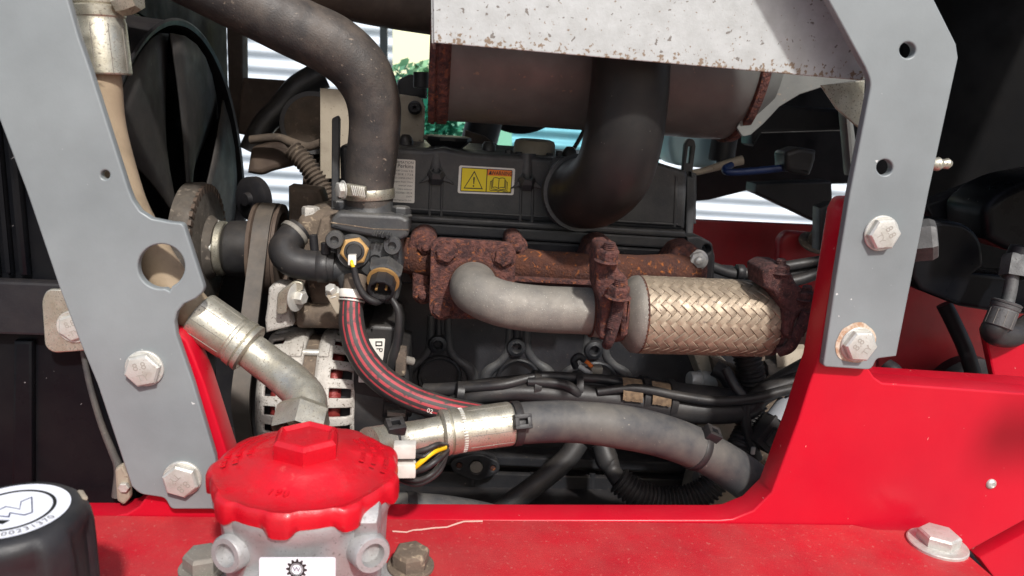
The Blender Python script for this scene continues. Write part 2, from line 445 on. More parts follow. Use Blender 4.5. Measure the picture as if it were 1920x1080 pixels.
t.links.new(fr.outputs[0], mx.inputs[0]); t.links.new(tr.outputs[0], mx.inputs[1]); t.links.new(gl.outputs[0], mx.inputs[2]); t.links.new(mx.outputs[0], oN.inputs[0])
gp = root('tinted_window', P(950, 330, 2.2), 'blue green tinted cab window pane behind the muffler and rocker cover', 'window')
add('pane', plate([(716, 150), (1236, 160), (1236, 400), (716, 360)], 2.2, .006, .0), m_glass, gp)
add('window_frame', plate([(712, -155), (726, -155), (726, 365), (712, 365)], 2.19, .03, .002), mat('window_trim', (.28, .34, .36), .5), gp)

# ------------------------------------------------------------------ red frame, deck, uprights
YU, YR = .72, .733
zd = P(1000, 975, YR).z
red = [(-90, 969), (120, 970), (208, 970), (238, 963), (260, 950), (273, 933), (292, 905), (262, 820), (232, 720), (262, 640), (300, 620, 8), (333, 622, 8), (352, 640), (384, 720), (424, 845), (452, 925), (480, 962), (530, 974), (1000, 975), (1350, 975), (1374, 973), (1413, 957), (1447, 923), (1470, 860), (1497, 787), (1518, 720), (1532, 680), (1556, 545), (1580, 398), (1592, 374, 10), (1640, 374, 10), (1650, 560), (1628, 690), (1640, 708), (1655, 718), (2260, 763), (2260, 790), (1816, 1034), (1630, 1010), (-90, 1000)]
fr_ = root('machine_side_frame', P(1500, 974, YR), 'bright red machine side frame with large engine bay opening', 'frame')
add('side_plate', plate(red, YR, .034, .0022, bres=2), m_red, fr_)
add('rivet', lathe([(0, .0062), (.0012, .0060), (.0028, .0046), (.0035, .0030), (.0030, .0022), (.0030, 0)], P(1858, 907, YR), FWD, 28), m_zincb, fr_)
add('lower_panel', plate([(1836, 1046), (2060, 925), (2060, 1250), (1990, 1250)], YR+.004, .02, .002), m_red, fr_)
# far flange on top of the red plate
add('top_flange', plate([(1644, 712), (2060, 738), (2060, 752), (1664, 725)], YR+.05, .05, .002), m_red, fr_)
dk = root('deck_plate', Vector((.1, .5, zd-.012)), 'worn flat red deck plate under the filter and cap', 'deck')
c1, c2, c3, c4 = PZ(1592, 976, zd), PZ(1642, 992, zd), PZ(1764, 996, zd), PZ(1875, 1092, zd)
yb = YR-.001
dpoly = [(-.62, .22), (-.62, yb), (c1.x, yb), (c2.x, c2.y), (c3.x, c3.y), (c4.x, c4.y), (c4.x+.06, .22)]
add('plate', zplate(dpoly, zd, .012, .0015, True), m_deck, dk)
pb = PZ(1757, 1022, zd)
bolt(dk, pb, (0, 0, 1), R(37, pb), R(22, pb), m_zincb, washer=1.42, fl=1.22, spin=.5, label='dusty zinc flange bolt on the red deck corner')
# dried crack line in the deck paint
ck = [(736, 996), (762, 998), (775, 994), (790, 993), (812, 990), (838, 988), (856, 982), (870, 977.5), (905, 977)]
V, Fc = [], []
for i, (x, y) in enumerate(ck):
    a = PZ(x, y-.8-random.random()*.9, zd+.0006); b = PZ(x, y+.8+random.random()*.9, zd+.0006); V += [a, b]
for i in range(len(ck)-1): Fc.append((2*i, 2*i+1, 2*i+3, 2*i+2))
add('paint_crack', from_py(V, Fc), mat('crack_sealant', (.70, .42, .36), .8), dk)

# left upright
lu = [(-240, -400), (-4, -400), (115, -40), (127, 0), (147, 70), (167, 127), (240, 355), (248, 375), (262, 396), (284, 410), (320, 417), (343, 419, 8), (384, 545, 12), (367, 560), (345, 570), (332, 585), (327, 603), (330, 628), (362, 720), (403, 857), (414, 955, 6), (320, 955, 8), (309, 934, 8), (262, 927, 14), (246, 912), (182, 720), (150, 643), (110, 537), (50, 360), (0, 228)]
hole = [(302+44*math.cos(a), 500+42*math.sin(a)) for a in [2*pi*k/32 for k in range(32)]]
hole = []
for k in range(40):
    a = 2*pi*k/40
    q = (302+44*math.cos(a), 500+42*math.sin(a))
    if abs(a-1.25) < .13: q = (302+50*math.cos(a), 500+49*math.sin(a))
    hole.append(q)
up = root('frame_upright', P(330, 955, YU), 'wide slanting grey upright plate with round hole left of the engine', 'bracket')
add('plate', plate(lu, YU, .010, .0016, [hole, (197, 328, 8.5)], bres=2), m_grey, up)
for (x, y, s) in ((272, 690, .25), (343, 896, .75+pi)):
    p = P(x, y, YU); bolt(up, p, FWD, R(33, p), R(20, p), m_zincb, washer=1.06, marks=True, spin=s)
# right upright
ru = [(1330, -420), (1553, 0), (1622, 126), (1634, 155, 20), (1594, 360), (1568, 520), (1543, 688, 8), (1634, 694, 10), (1644, 673, 6), (1681, 668), (1742, 360), (1797, 108), (1793, 82), (1752, 0), (1540, -420)]
ur = root('frame_upright', P(1590, 690, YU), 'narrow cranked grey upright plate right of the muffler', 'bracket')
add('plate', plate(ru, YU, .010, .0016, [(1702, 94, 15), (1659, 314, 15)], bres=2), m_grey, ur)
for (x, y, s) in ((1651, 437, .1-pi/3), (1607, 645, .0+pi/3)):
    p = P(x, y, YU); bolt(ur, p, FWD, R(31, p), R(19, p), m_zincb, washer=1.08, marks=True, spin=s)
V = []
cs_ = P(1604, 643, YU-.0006); rs_ = R(40, cs_)
for k in range(40):
    a = 2*pi*k/40; q = rs_*(1+.10*noise.noise(Vector((math.cos(a)*2, math.sin(a)*2, 3.3)))); V.append(cs_+Vector((q*math.cos(a), 0, q*math.sin(a))))
add('rust_stain', from_py(V, [tuple(range(39, -1, -1))]), mat('rust_bloom', (.40, .24, .15), .9, 0, (.55, .47, .38), 160, (.40, .6)), ur)
p = P(1762, 303, .775)
add('grease_nipple', lathe([(0, .004), (.004, .007), (.01, .0075), (.014, .005), (.02, .006), (.024, .003)], P(1742, 308, .775), (1, -.1, .1), 20), m_zinc, label='small zinc grease nipple sticking out beside the right upright', cat='fitting')

# ------------------------------------------------------------------ heat shield, muffler
YS = .768
# rust bloom along the shield's cut lower edge
tS = m_shield.node_tree; NS = tS.nodes; LS = tS.links; bS = NS['Principled BSDF']
e0, e1 = P(813, 81, YS), P(1618, 151, YS); ed = (e1-e0).normalized(); en = Vector((-ed.z, 0, ed.x))
tcs = NS.new('ShaderNodeTexCoord'); vd = NS.new('ShaderNodeVectorMath'); vd.operation = 'DOT_PRODUCT'; LS.new(tcs.outputs['Object'], vd.inputs[0]); vd.inputs[1].default_value = en
mr = NS.new('ShaderNodeMapRange'); LS.new(vd.outputs['Value'], mr.inputs['Value']); mr.inputs['From Min'].default_value = en.dot(e0)-.001; mr.inputs['From Max'].default_value = en.dot(e0)+.020; mr.inputs['To Min'].default_value = .165; mr.inputs['To Max'].default_value = 0
nS = NS.new('ShaderNodeTexNoise'); nS.inputs['Scale'].default_value = 240; nS.inputs['Detail'].default_value = 8; LS.new(tcs.outputs['Object'], nS.inputs['Vector'])
aS = NS.new('ShaderNodeMath'); LS.new(nS.outputs[0], aS.inputs[0]); LS.new(mr.outputs[0], aS.inputs[1])
m2 = NS.new('ShaderNodeMapRange'); LS.new(aS.outputs[0], m2.inputs['Value']); m2.inputs['From Min'].default_value = .66; m2.inputs['From Max'].default_value = .72
xS = NS.new('ShaderNodeMix'); xS.data_type = 'RGBA'; LS.new(m2.outputs[0], xS.inputs['Factor']); LS.new(bS.inputs['Base Color'].links[0].from_socket, xS.inputs[6]); xS.inputs[7].default_value = (.21, .155, .11, 1); LS.new(xS.outputs[2], bS.inputs['Base Color'])
hs = root('heat_shield', P(1200, 120, YS), 'spotted galvanised heat shield sheet in front of the muffler', 'heat shield')
add('front_sheet', plate([(808, -320), (813, 80, 4), (1618, 151, 4), (1650, 60), (1480, -320)], YS, .003, .001), m_shield, hs)
pl0, pl1 = P(808, -320, YS), P(813, 81, YS)
add('side_flange', obox((pl0+pl1)/2+Vector((-.0005, .05, 0)), (1, 0, 0), (0, 1, 0), (pl1-pl0), (.003, .094, (pl1-pl0).length), .0008), m_shield, hs)
pm0 = P(825, 62, 1.0); pm1 = P(1395, 108, 1.0)
ax = (pm1-pm0).normalized(); L = (pm1-pm0).length
RM = .108
mf = root('exhaust_muffler', (pm0+pm1)/2+Vector((0, 0, -RM)), 'heat browned cylindrical exhaust muffler hanging under the shield', 'muffler')
add('shell', lathe([(-.004, RM*.5), (-.002, RM*.97), (0, RM), (L*.93, RM), (L*.97, RM*.985), (L, RM*.93), (L+.02, RM*.8), (L+.03, RM*.5)], pm0, ax, 72, 30), m_muf, mf)
add('rim', lathe([(-.010, RM*.9), (-.010, RM*1.035), (-.006, RM*1.05), (-.003, RM*1.05), (-.001, RM*1.02), (.002, RM*1.045), (.012, RM*1.045), (.015, RM*1.0)], pm0, ax, 72, 30), m_rust, mf)
add('end_rim', lathe([(L*.955, RM*.99), (L*.96, RM*1.03), (L*.985, RM*1.02), (L*.995, RM*.95)], pm0, ax, 72, 30), m_rust, mf)
add('saddle_bracket', plate([(1428, 120), (1640, 142), (1600, 158), (1543, 163), (1500, 177), (1462, 200), (1432, 232), (1408, 253), (1392, 257, 6), (1382, 240), (1398, 205)], .93, .005, .0012), m_muf, mf)
add('gusset', plate([(1540, 160), (1622, 150), (1618, 246), (1570, 205)], .80, .004, .001), m_zinc, mf)
add('hanger_tube', plate([(1585, 205), (1600, 215), (1612, 300), (1596, 330)], .86, .02, .004), m_muf, mf)

# black elbow from behind the shield into the head
el = root('intake_elbow', P(1150, 420, .9), 'thick matt black pipe elbow curving from behind the shield into the head', 'pipe')
add('pipe', tubepx([(1188, 20, .862, 72), (1184, 110, .862, 73), (1178, 190, .864, 74), (1166, 270, .868, 74), (1148, 325, .885, 73), (1118, 356, .925, 70), (1090, 362, .975, 66), (1078, 363, 1.03, 62)], seg=48, n=14), mat('matt_black_pipe', (.012, .012, .0125), .46, .1, (.022, .019, .018), 12, c3=(.3, .27, .24), s3=200, t3=(.76, .77), dust=.08, bump=.06, bs=600, spec=.3), el)
pc = P(1086, 362, .985)
add('collar', lathe([(-.012, R(66, pc)), (-.012, R(72, pc)), (.004, R(72, pc)), (.006, R(68, pc))], pc, P(1078, 363, 1.03)-P(1118, 356, .925), 48), m_head, el)
# dark beam at the top
add('cross_tube', tube([P(520, -40, 1.2), P(700, 2, 1.2), P(880, 30, 1.2)], [.035]*3, 24, 6), m_brown, label='dark brown cross tube above the bent hose', cat='tube')
# ------------------------------------------------------------------ rocker cover with labels
YH = 1.02
rc = root('rocker_cover', P(960, 470, YH), 'dusty black rocker cover with yellow warning label on top of the engine', 'engine cover')
add('body', plate([(636, 272, 10), (800, 281), (832, 277), (872, 286), (940, 291), (1064, 298, 6), (1100, 302), (1236, 305), (1290, 322, 8), (1284, 432, 6), (900, 410), (640, 392, 6)], YH, .24, .006, bres=3), m_head, rc)
add('flange', plate([(630, 396), (900, 412), (1286, 434), (1286, 446), (900, 424), (630, 408)], YH-.010, .26, .003), m_head, rc)
add('lower_rail', plate([(620, 408), (900, 424), (1290, 447), (1290, 468), (900, 446), (620, 430)], YH-.005, .25, .003), m_head, rc)
# recessed panel frames on the face (raised ribs) and bolt bosses
for (x, y0, y1) in ((818, 330, 412), (988, 341, 422)):
    for dx in (-11, 11):
        add('rib', tubepx([(x+dx, y0+10, YH+.001, 3.2), (x+dx-1, (y0+y1)/2, YH+.001, 3.2), (x+dx-2, y1, YH+.001, 3.5)], seg=10, n=3), m_head, rc)
    pb_ = P(x, y0, YH-.004)
    add('boss', lathe([(0, R(17, pb_)), (.010, R(17, pb_)), (.016, R(13, pb_)), (.016, R(9, pb_)), (.010, R(8, pb_))], pb_+Vector((0, .006, -.006)), (0, -.55, .83), 6, 20), m_head, rc)
    add('boss_web', plate([(x-32, y0+14), (x-12, y0-4), (x+12, y0-4), (x+34, y0+16), (x+14, y0+10), (x-12, y0+8)], YH-.004, .006, .001), m_head, rc)
    add('flute', tubepx([(x, 288, YH+.012, 17), (x-1, y0-18, YH+.010, 17), (x-1, y0, YH+.009, 15)], seg=20, n=4), m_head, rc)
add('rib', tubepx([(640, 386, YH+.001, 3.0), (770, 392, YH+.001, 3.0), (1030, 407, YH+.001, 3.0), (1270, 421, YH+.001, 3.0)], seg=10, n=3), m_head, rc)
add('rib', tubepx([(1268, 330, YH+.001, 3.5), (1264, 425, YH+.001, 3.5)], seg=10, n=3), m_head, rc)
for x in (1094, 1222):
    add('port_boss', lathe([(0, .014), (.012, .0135), (.014, .011), (.014, .006), (.009, .005)], P(x-46 if x < 1100 else x-20, 312 if x < 1100 else 330, YH+.004), (0, -1, .1), 24), m_head, rc)
# warning label (flat print built as thin sheets)
LB = [(861, 310), (966, 316), (963, 366), (858, 362)]
def lbp(u, v):   # bilinear label coordinates -> pixel
    a, b, c, d = [Vector(q) for q in LB]
    return (a*(1-u)+b*u)*(1-v)+(d*(1-u)+c*u)*v
def lpoly(pts, Y, th=.0004):
    return plate([tuple(lbp(*q)) for q in pts], Y, th, 0)
wl = add('warning_label', plate([(*lbp(0, 0), 4), (*lbp(1, 0), 4), (*lbp(1, 1), 4), (*lbp(0, 1), 4)], YH-.0008, .001, 0), m_label, rc, label='yellow and orange warning label with open book sign')
add('black_border', plate([(*lbp(.045, .065), 2), (*lbp(.955, .065), 2), (*lbp(.955, .935), 2), (*lbp(.045, .935), 2)], YH-.0012, .0004, 0), m_ink, wl)
add('yellow_panel', lpoly([(.058, .092), (.497, .092), (.497, .905), (.058, .905)], YH-.0016), m_yel, wl)
add('yellow_panel', lpoly([(.513, .30), (.942, .30), (.942, .905), (.513, .905)], YH-.0016), m_yel, wl)
add('orange_panel', lpoly([(.513, .092), (.942, .092), (.942, .31), (.513, .31)], YH-.0017), m_org, wl)
def ring_poly(name, outer, inner, Y, m, par):
    me = plate([tuple(lbp(*q)) for q in outer], Y, .0003, 0, holes=[[tuple(lbp(*q)) for q in inner]])
    return add(name, me, m, par)
ring_poly('warning_triangle', [(.278, .165), (.445, .825), (.10, .825)], [(.278, .235), (.422, .79), (.124, .79)], YH-.0020, m_ink, wl)
add('exclamation_mark', lpoly([(.263, .40), (.293, .40), (.285, .65), (.271, .65)], YH-.0020, .0003), m_ink, wl)
add('exclamation_dot', plate([tuple(Vector(lbp(.276, .72))+Vector((1.6*math.cos(a), 1.6*math.sin(a)))) for a in [2*pi*k/12 for k in range(12)]], YH-.0020, .0003, 0), m_ink, wl)
lo, lu_, lv_ = P(*lbp(0, 0), YH), P(*lbp(1, 0), YH)-P(*lbp(0, 0), YH), P(*lbp(0, 0), YH)-P(*lbp(0, 1), YH)
def ltext(s, u, v, h, Y=YH, par=wl, m=m_ink, wx=1.0, name='lettering', o=lo, uu=lu_, vv=lv_, align='CENTER', dy=-.0023):
    me = textm(s, 1.0, 0, align); k = vv.length*h
    B = uvbasis(o+uu*u-vv*v+Vector((0, dy, 0)), uu.normalized()*k*wx, vv.normalized()*k, Vector((0, -1, 0)))
    me.transform(B); return add(name, me, m, par)
ltext('WARNING', .768, .205, .20, wx=.80)
add('small_triangle', lpoly([(.562, .125), (.592, .275), (.532, .275)], YH-.0022, .0003), m_ink, wl)
ltext('048-4036', .875, .86, .075)
def lline(pts, wd=.006):
    V, Fc = [], []
    for i, q in enumerate(pts):
        a = Vector(q); t = (Vector(pts[min(i+1, len(pts)-1)])-Vector(pts[max(i-1, 0)]))
        n = Vector((-t.y/2.0, t.x*2.0)); n = n/max(1e-6, n.length)
        n = Vector((n.x*wd, n.y*wd*2.0)); V += [P(*lbp(*(a+n)), YH-.0021), P(*lbp(*(a-n)), YH-.0021)]
    for i in range(len(pts)-1): Fc.append((2*i, 2*i+1, 2*i+3, 2*i+2))
    return from_py(V, Fc)
bk = [[(.62, .40), (.66, .375), (.70, .385), (.725, .41), (.75, .385), (.79, .375), (.83, .40)], [(.62, .40), (.615, .745)], [(.83, .40), (.83, .745)], [(.725, .41), (.722, .78)],
      [(.615, .745), (.66, .72), (.70, .745), (.722, .78), (.745, .745), (.79, .72), (.83, .745)],
      [(.60, .47), (.595, .80), (.65, .80), (.70, .82), (.722, .84), (.745, .82), (.80, .80), (.85, .80), (.85, .47)],
      [(.615, .47), (.60, .47)], [(.85, .47), (.832, .47)],
      [(.575, .52), (.57, .85), (.68, .85), (.722, .88), (.76, .85), (.876, .85), (.876, .52), (.85, .52)], [(.575, .52), (.598, .52)]]
add('book_sign', join([lline(s) for s in bk]), m_ink, wl)
# information label beside the hose
il = add('information_label', plate([(724, 297), (779, 300, 3), (777, 381, 3), (720, 378)], YH-.0008, .001, 0), m_label, rc, label='white printed engine information label half behind the hose')
io = P(724, 297, YH); iu = P(779, 300, YH)-io; iv = io-P(720, 378, YH)
for k, (s, h, mm) in enumerate((('INFORMATION', .085, m_inkg), ('Perkins', .125, m_ink), ('36.3 kW 2 max 2.2L', .062, m_inkg), ('OCT 2018  1 7 2 8', .066, m_inkg), ('2 TO CHINA ONLY', .058, m_inkg), ('export from China', .058, m_inkg), ('exempt under', .056, m_inkg), ('China emission', .056, m_inkg), ('20220661-0514', .062, m_inkg), ('ZS074', .052, m_inkg), ('Perkins Engines Co. Ltd.', .05, m_inkg))):
    ltext(s, .95, .07+.085*k+(.02 if k > 1 else 0), h, par=il, m=mm, o=io, uu=iu, vv=iv, align='RIGHT', dy=-.0012)
# caps and breathers on top of the cover
def topcap(x, y, rpx, hpx, Yc, m, name, parent=None, prof=None, **k):
    p = P(x, y, Yc); r = R(rpx, p); h = R(hpx, p)
    prof = prof or [(0, r), (h*.75, r*.98), (h*.92, r*.93), (h, r*.8)]
    prof = [(a, b) for a, b in prof]
    return add(name, lathe(prof, p, (.03, .02, 1), 36), m, parent, **k)
p = P(838, 280, 1.10); r = R(45, p)
add('oil_filler_cap', lathe([(0, r*.55), (.006, r*.75), (.014, r*1.0), (.018, r*1.0), (.019, r*.9), (.019, r*.2)], p, (0, 0, 1), 10, 20), m_blk, label='black faceted oil filler cap on the rocker cover', cat='cap')
p = P(1001, 291, 1.10); r = R(40, p)
bc = root('breather_cap', p, 'round dusty breather dome on the rocker cover', 'cap')
add('dome', lathe([(0, r*.98), (.016, r*.96), (.021, r*.9), (.023, r*.7)], p, (0, 0, 1), 40), m_beige, bc)
add('flange', lathe([(-.012, r*1.32), (-.003, r*1.32), (0, r*1.2), (.002, r*.9)], p, (0, 0, 1), 12, 20), m_head, bc)
for k in range(4):
    q = P((953, 1048, 972, 1030)[k], 290+2*k, 1.07); add('screw', lathe([(0, .005), (.006, .005), (.007, .004)], q, (0, 0, 1), 6, 20), m_head, bc)
topcap(1067, 296, 11, 20, 1.08, m_rub, 'rubber_plug', label='small black rubber plug right of the breather dome', cat='plug', prof=[(0, .010), (.008, .010), (.012, .0085), (.016, .005), (.0165, 0)])
topcap(760, 276, 12, 22, 1.10, m_rub, 'rubber_plug', label='small black rubber plug between the thick hose and filler cap', cat='plug', prof=[(0, .011), (.009, .011), (.014, .009), (.018, .005), (.0185, 0)])
topcap(916, 283, 11, 18, 1.10, m_head, 'cover_bolt', label='round black cover bolt between filler cap and breather dome', cat='bolt', prof=[(0, .010), (.008, .010), (.013, .007), (.0135, 0)])

# ------------------------------------------------------------------ cylinder head and block
eb = root('engine_block', P(1000, 960, 1.06), 'black engine block with round core plugs below the exhaust manifold', 'engine')
add('cylinder_head', plate([(610, 430), (900, 446), (1288, 469), (1335, 462, 8), (1342, 480, 5), (1338, 560, 5), (900, 545), (610, 520)], 1.022, .24, .004), m_block, eb)
add('end_flange', plate([(1288, 445), (1308, 442, 6), (1336, 455, 8), (1340, 478), (1336, 530, 5), (1300, 530)], 1.006, .03, .003, [(1325, 467, 8)]), m_head, eb)
add('end_post', plate([(1288, 330), (1304, 334), (1304, 390), (1300, 444), (1286, 444)], 1.05, .03, .003), m_head, eb)
add('end_post', plate([(1296, 322), (1307, 326), (1306, 420), (1298, 420)], 1.09, .03, .003), m_head, eb)
add('crankcase', plate([(560, 505), (900, 530), (1480, 560), (1490, 1040), (560, 1040)], 1.065, .24, .004), m_block, eb)
for k, x in enumerate((824, 971, 1116)):
    dy = k*5
    c = P(x, 706+dy, 1.063); r = R(35, c)
    add('core_plug', lathe([(-.006, r*1.22), (.004, r*1.18), (.006, r*1.10), (.005, r), (-.012, r*.96), (-.012, 0)], c, FWD, 40), m_block, eb)
    c2 = P(x-3, 645+dy, 1.063); r2 = R(8, c2)
    add('drilled_boss', lathe([(-.004, r2*2.6), (.006, r2*2.1), (.008, r2*1.3), (.006, r2), (-.01, r2*.9)], c2, FWD, 24), m_block, eb)
    add('plug', lathe([(0, r2*.98), (.001, r2*.9), (.0012, 0)], c2+Vector((0, .004, 0)), FWD, 16), m_rusto, eb)
    for s in (-1, 1):
        add('web', tubepx([(x+s*16, 590+dy, 1.068, 8), (x+s*18, 648+dy, 1.068, 9), (x+s*32, 672+dy, 1.068, 9), (x+s*58, 694+dy, 1.068, 12), (x+s*64, 735+dy, 1.068, 11)], seg=10, n=5), m_head, eb)
    add('web', tubepx([(x-2, 590+dy, 1.068, 7), (x-2, 640+dy, 1.068, 9)], seg=10, n=4), m_block, eb)
add('ledge', plate([(720, 848), (1290, 868), (1290, 886), (720, 866)], 1.03, .06, .003), m_block, eb)
add('lower_crankcase', plate([(720, 880), (1300, 900), (1300, 1060), (720, 1060)], 1.045, .1, .003), m_block, eb)
for x in (785, 885, 1000, 1110):
    add('lower_rib', tubepx([(x, 885, 1.05, 7), (x, 1000, 1.05, 7)], seg=10, n=2), m_block, eb)
pf = add('blanking_flange', plate([(843, 872, 4), (850, 862, 6), (885, 852, 8), (905, 852, 8), (935, 866, 6), (938, 880, 5), (930, 890, 6), (900, 902, 8), (880, 900, 8), (850, 886, 6)], 1.018, .014, .002, [(893, 876, 12), (861, 873, 5), (924, 878, 5)]), m_block, eb)
for (x, y, rr_, m) in ((893, 876, 12, m_exh), (861, 873, 5, m_rusto), (924, 878, 5, m_rusto)):
    c = P(x, y, 1.018); r = R(rr_, c); add('threaded_insert', lathe([(0, r), (-.001, r*.8), (-.010, r*.74), (-.010, 0)], c, FWD, 24), m, eb)
c = P(1120, 938, 1.045); r = R(12, c); add('drilled_boss', lathe([(0, r*2), (.008, r*1.8), (.009, r), (-.004, r*.9), (-.004, 0)], c, FWD, 24), m_block, eb)
# bell housing / flywheel end bits seen under the braided pipe
add('bell_housing', plate([(1300, 665), (1340, 660), (1375, 690), (1395, 760), (1392, 960), (1290, 960), (1330, 800), (1322, 720)], .985, .05, .004), m_beige, eb)
add('bell_housing_face', plate([(1335, 672), (1385, 690), (1400, 745), (1400, 790), (1345, 790), (1345, 720)], .97, .02, .004), m_dirt, eb)
for (x, y) in ((1292, 712), (1305, 898)):
    p = P(x, y, .98); q = P(x+40, y+2, .985)
    add('dowel_bolt', lathe([(0, R(16, p)*.9), (.002, R(16, p)), (.016, R(16, p)), (.016, R(19, p)), (.05, R(19, p))], p, q-p, 20), m_zincb if x < 1300 else m_exh, eb)
add('bell_cover', plate([(1395, 640), (1500, 640), (1500, 960), (1395, 960)], 1.06, .05, .004), m_dirt, eb)

# ------------------------------------------------------------------ exhaust manifold
ma = root('exhaust_manifold', P(1000, 600, .95), 'rusty cast exhaust manifold bolted along the cylinder head', 'manifold')
add('log', tubepx([(760, 478, .985, 34), (800, 483, .975, 36), (900, 492, .968, 34), (980, 497, .968, 31), (1060, 503, .968, 31), (1140, 507, .968, 31), (1230, 508, .970, 31), (1300, 506, .982, 30)], seg=28, n=8, lump=.10), m_rusto, ma)
add('cast_seam', plate([(960, 521), (1130, 530), (1130, 536), (960, 528)], .935, .02, .001), m_rust, ma)
for (pts, Yp) in (([(757, 490, 12), (770, 440, 12), (795, 428, 12), (817, 440, 12), (822, 470), (806, 500), (803, 548), (800, 566, 10), (780, 566, 10), (772, 545), (772, 505)], .960),
                  ([(945, 470), (950, 440, 12), (975, 437, 12), (990, 460, 10), (988, 495), (945, 500)], .965),
                  ([(1090, 490), (1105, 452, 12), (1135, 443, 12), (1160, 462, 10), (1165, 500), (1090, 510)], .965),
                  ([(1245, 500), (1268, 462, 12), (1300, 455, 12), (1322, 478, 12), (1330, 500, 8), (1326, 530), (1250, 530)], .972)):
    me = plate(pts, Yp, .05, .006, bres=3)
    add('port_flange', me, m_rust, ma)
add('port_flange', plate([(758, 500, 16), (768, 440, 16), (800, 430, 16), (800, 545, 10), (780, 545, 10)], .985, .03, .005, bres=2), m_rusto, ma)
for (x, y, Yb, mm) in ((799, 461, .960, m_rust), (793, 551, .960, m_rust), (970, 462, .965, m_rust), (1308, 487, .972, m_zincb)):
    p = P(x, y, Yb); o = bolt(ma, p, tocam(p)+FWD, R(17, p), R(11, p), mm, fl=1.15, spin=.3, name='nut')
    add('stud', lathe(stud(R(10, p)+.010, R(8, p)), Vector((0, 0, 0)), (0, 0, 1), 14, 60), mm, o)
of = add('outlet_flange', plate([(808, 456, 12), (822, 447, 10), (958, 456, 12), (968, 470, 10), (962, 600, 10), (816, 598, 12), (804, 584, 10)], .925, .013, .0022, bres=2), m_rust, ma, label='square rusty outlet flange with corner bolts')
for (x, y) in ((836, 473), (945, 480), (829, 578), (940, 588)):
    p = P(x, y, .925); bolt(ma, p, FWD, R(19, p), R(12, p), m_rust, washer=1.2, spin=random.random(), name='flange_bolt')
add('neck', tubepx([(888, 530, .985, 44), (888, 533, .93, 46)], seg=28, n=4), m_rust, ma)
# down pipe, clamps, braided flex pipe
YX = .848
dp = root('exhaust_down_pipe', P(1000, 625, YX), 'bent grey heat stained exhaust pipe leaving the square rusty flange', 'exhaust pipe')
add('pipe', tubepx([(889, 532, .928, 43), (886, 538, .895, 43), (893, 548, .866, 43), (925, 564, .849, 43.5), (965, 574, .846, 44), (1020, 580, .847, 44), (1070, 582, .848, 44), (1118, 584, YX, 44)], seg=48, n=12, lump=.01), m_exh, dp)
add('weld_ring', ringmesh(P(889, 533, .922), FWD, R(42, P(889, 533, .922)), .004, .003), m_rusto, dp)
pa, pb2 = P(1106, 584, YX), P(1132, 585, YX); axp = (pb2-pa).normalized()
rl = R(44, pa)
add('end_flange', lathe([(0, rl), (.001, rl*1.07), (.011, rl*1.10), (.016, rl*1.09), (.017, rl*.9)], pa, axp, 48), m_exh, dp)
add('seam', ringmesh(pa+axp*.001, axp, rl*1.05, .002, .0014), m_rusto, dp)
def uclamp(x0, c, label, big=1.0):
    """rusty two-bolt saddle clamp about the pipe axis"""
    k = root('exhaust_clamp', c+Vector((0, 0, -.06)), label, 'clamp')
    return k
k1 = root('exhaust_clamp', P(1150, 640, YX), 'rusty two bolt clamp between down pipe and braided pipe', 'clamp')
c = P(1150, 586, YX); rr_ = R(47, c)
add('band', lathe([(-.016, rr_*.9), (-.015, rr_*1.08), (-.004, rr_*1.17), (.004, rr_*1.17), (.015, rr_*1.08), (.016, rr_*.9)], c, axp, 48, 30, lump=.05), m_rust, k1)
add('saddle', plate([(1118, 540), (1117, 480, 8), (1124, 458, 8), (1148, 456, 8), (1158, 478, 6), (1160, 505), (1178, 522, 6), (1183, 562, 5), (1160, 562, 4), (1152, 566), (1143, 640, 5), (1124, 636, 5), (1128, 570)], YX-.052, .045, .005, bres=3), m_rust, k1)
add('jaw', plate([(1160, 560), (1184, 558, 4), (1178, 630, 5), (1164, 634, 5), (1166, 580)], YX-.050, .04, .004, bres=2), m_rust, k1)
add('jaw', tubepx([(1163, 560, YX-.057, 9), (1155, 600, YX-.058, 9), (1143, 636, YX-.052, 10), (1138, 646, YX-.04, 10)], seg=16, n=5, lump=.1), m_rustd, k1)
for (x, y, Yn, n_) in ((1140, 480, YX-.058, 26), (1160, 548, YX-.070, 26)):
    p = P(x, y, Yn); axn = (P(x+4, y-30, Yn-.002)-p).normalized()
    o = bolt(k1, p-axn*.006, axn, R(21, p), R(20, p), m_rust, fl=1.2, name='nut')
    add('stud', lathe(stud(R(38, p), R(11, p), .0022), Vector((0, 0, 0)), (0, 0, 1), 14, 60), m_rust, o)
add('stud', lathe(stud(R(62, p), R(8.5, p), .0022), P(1158, 560, YX-.060), P(1140, 636, YX-.056)-P(1158, 560, YX-.060), 14, 60), m_rustd, k1)
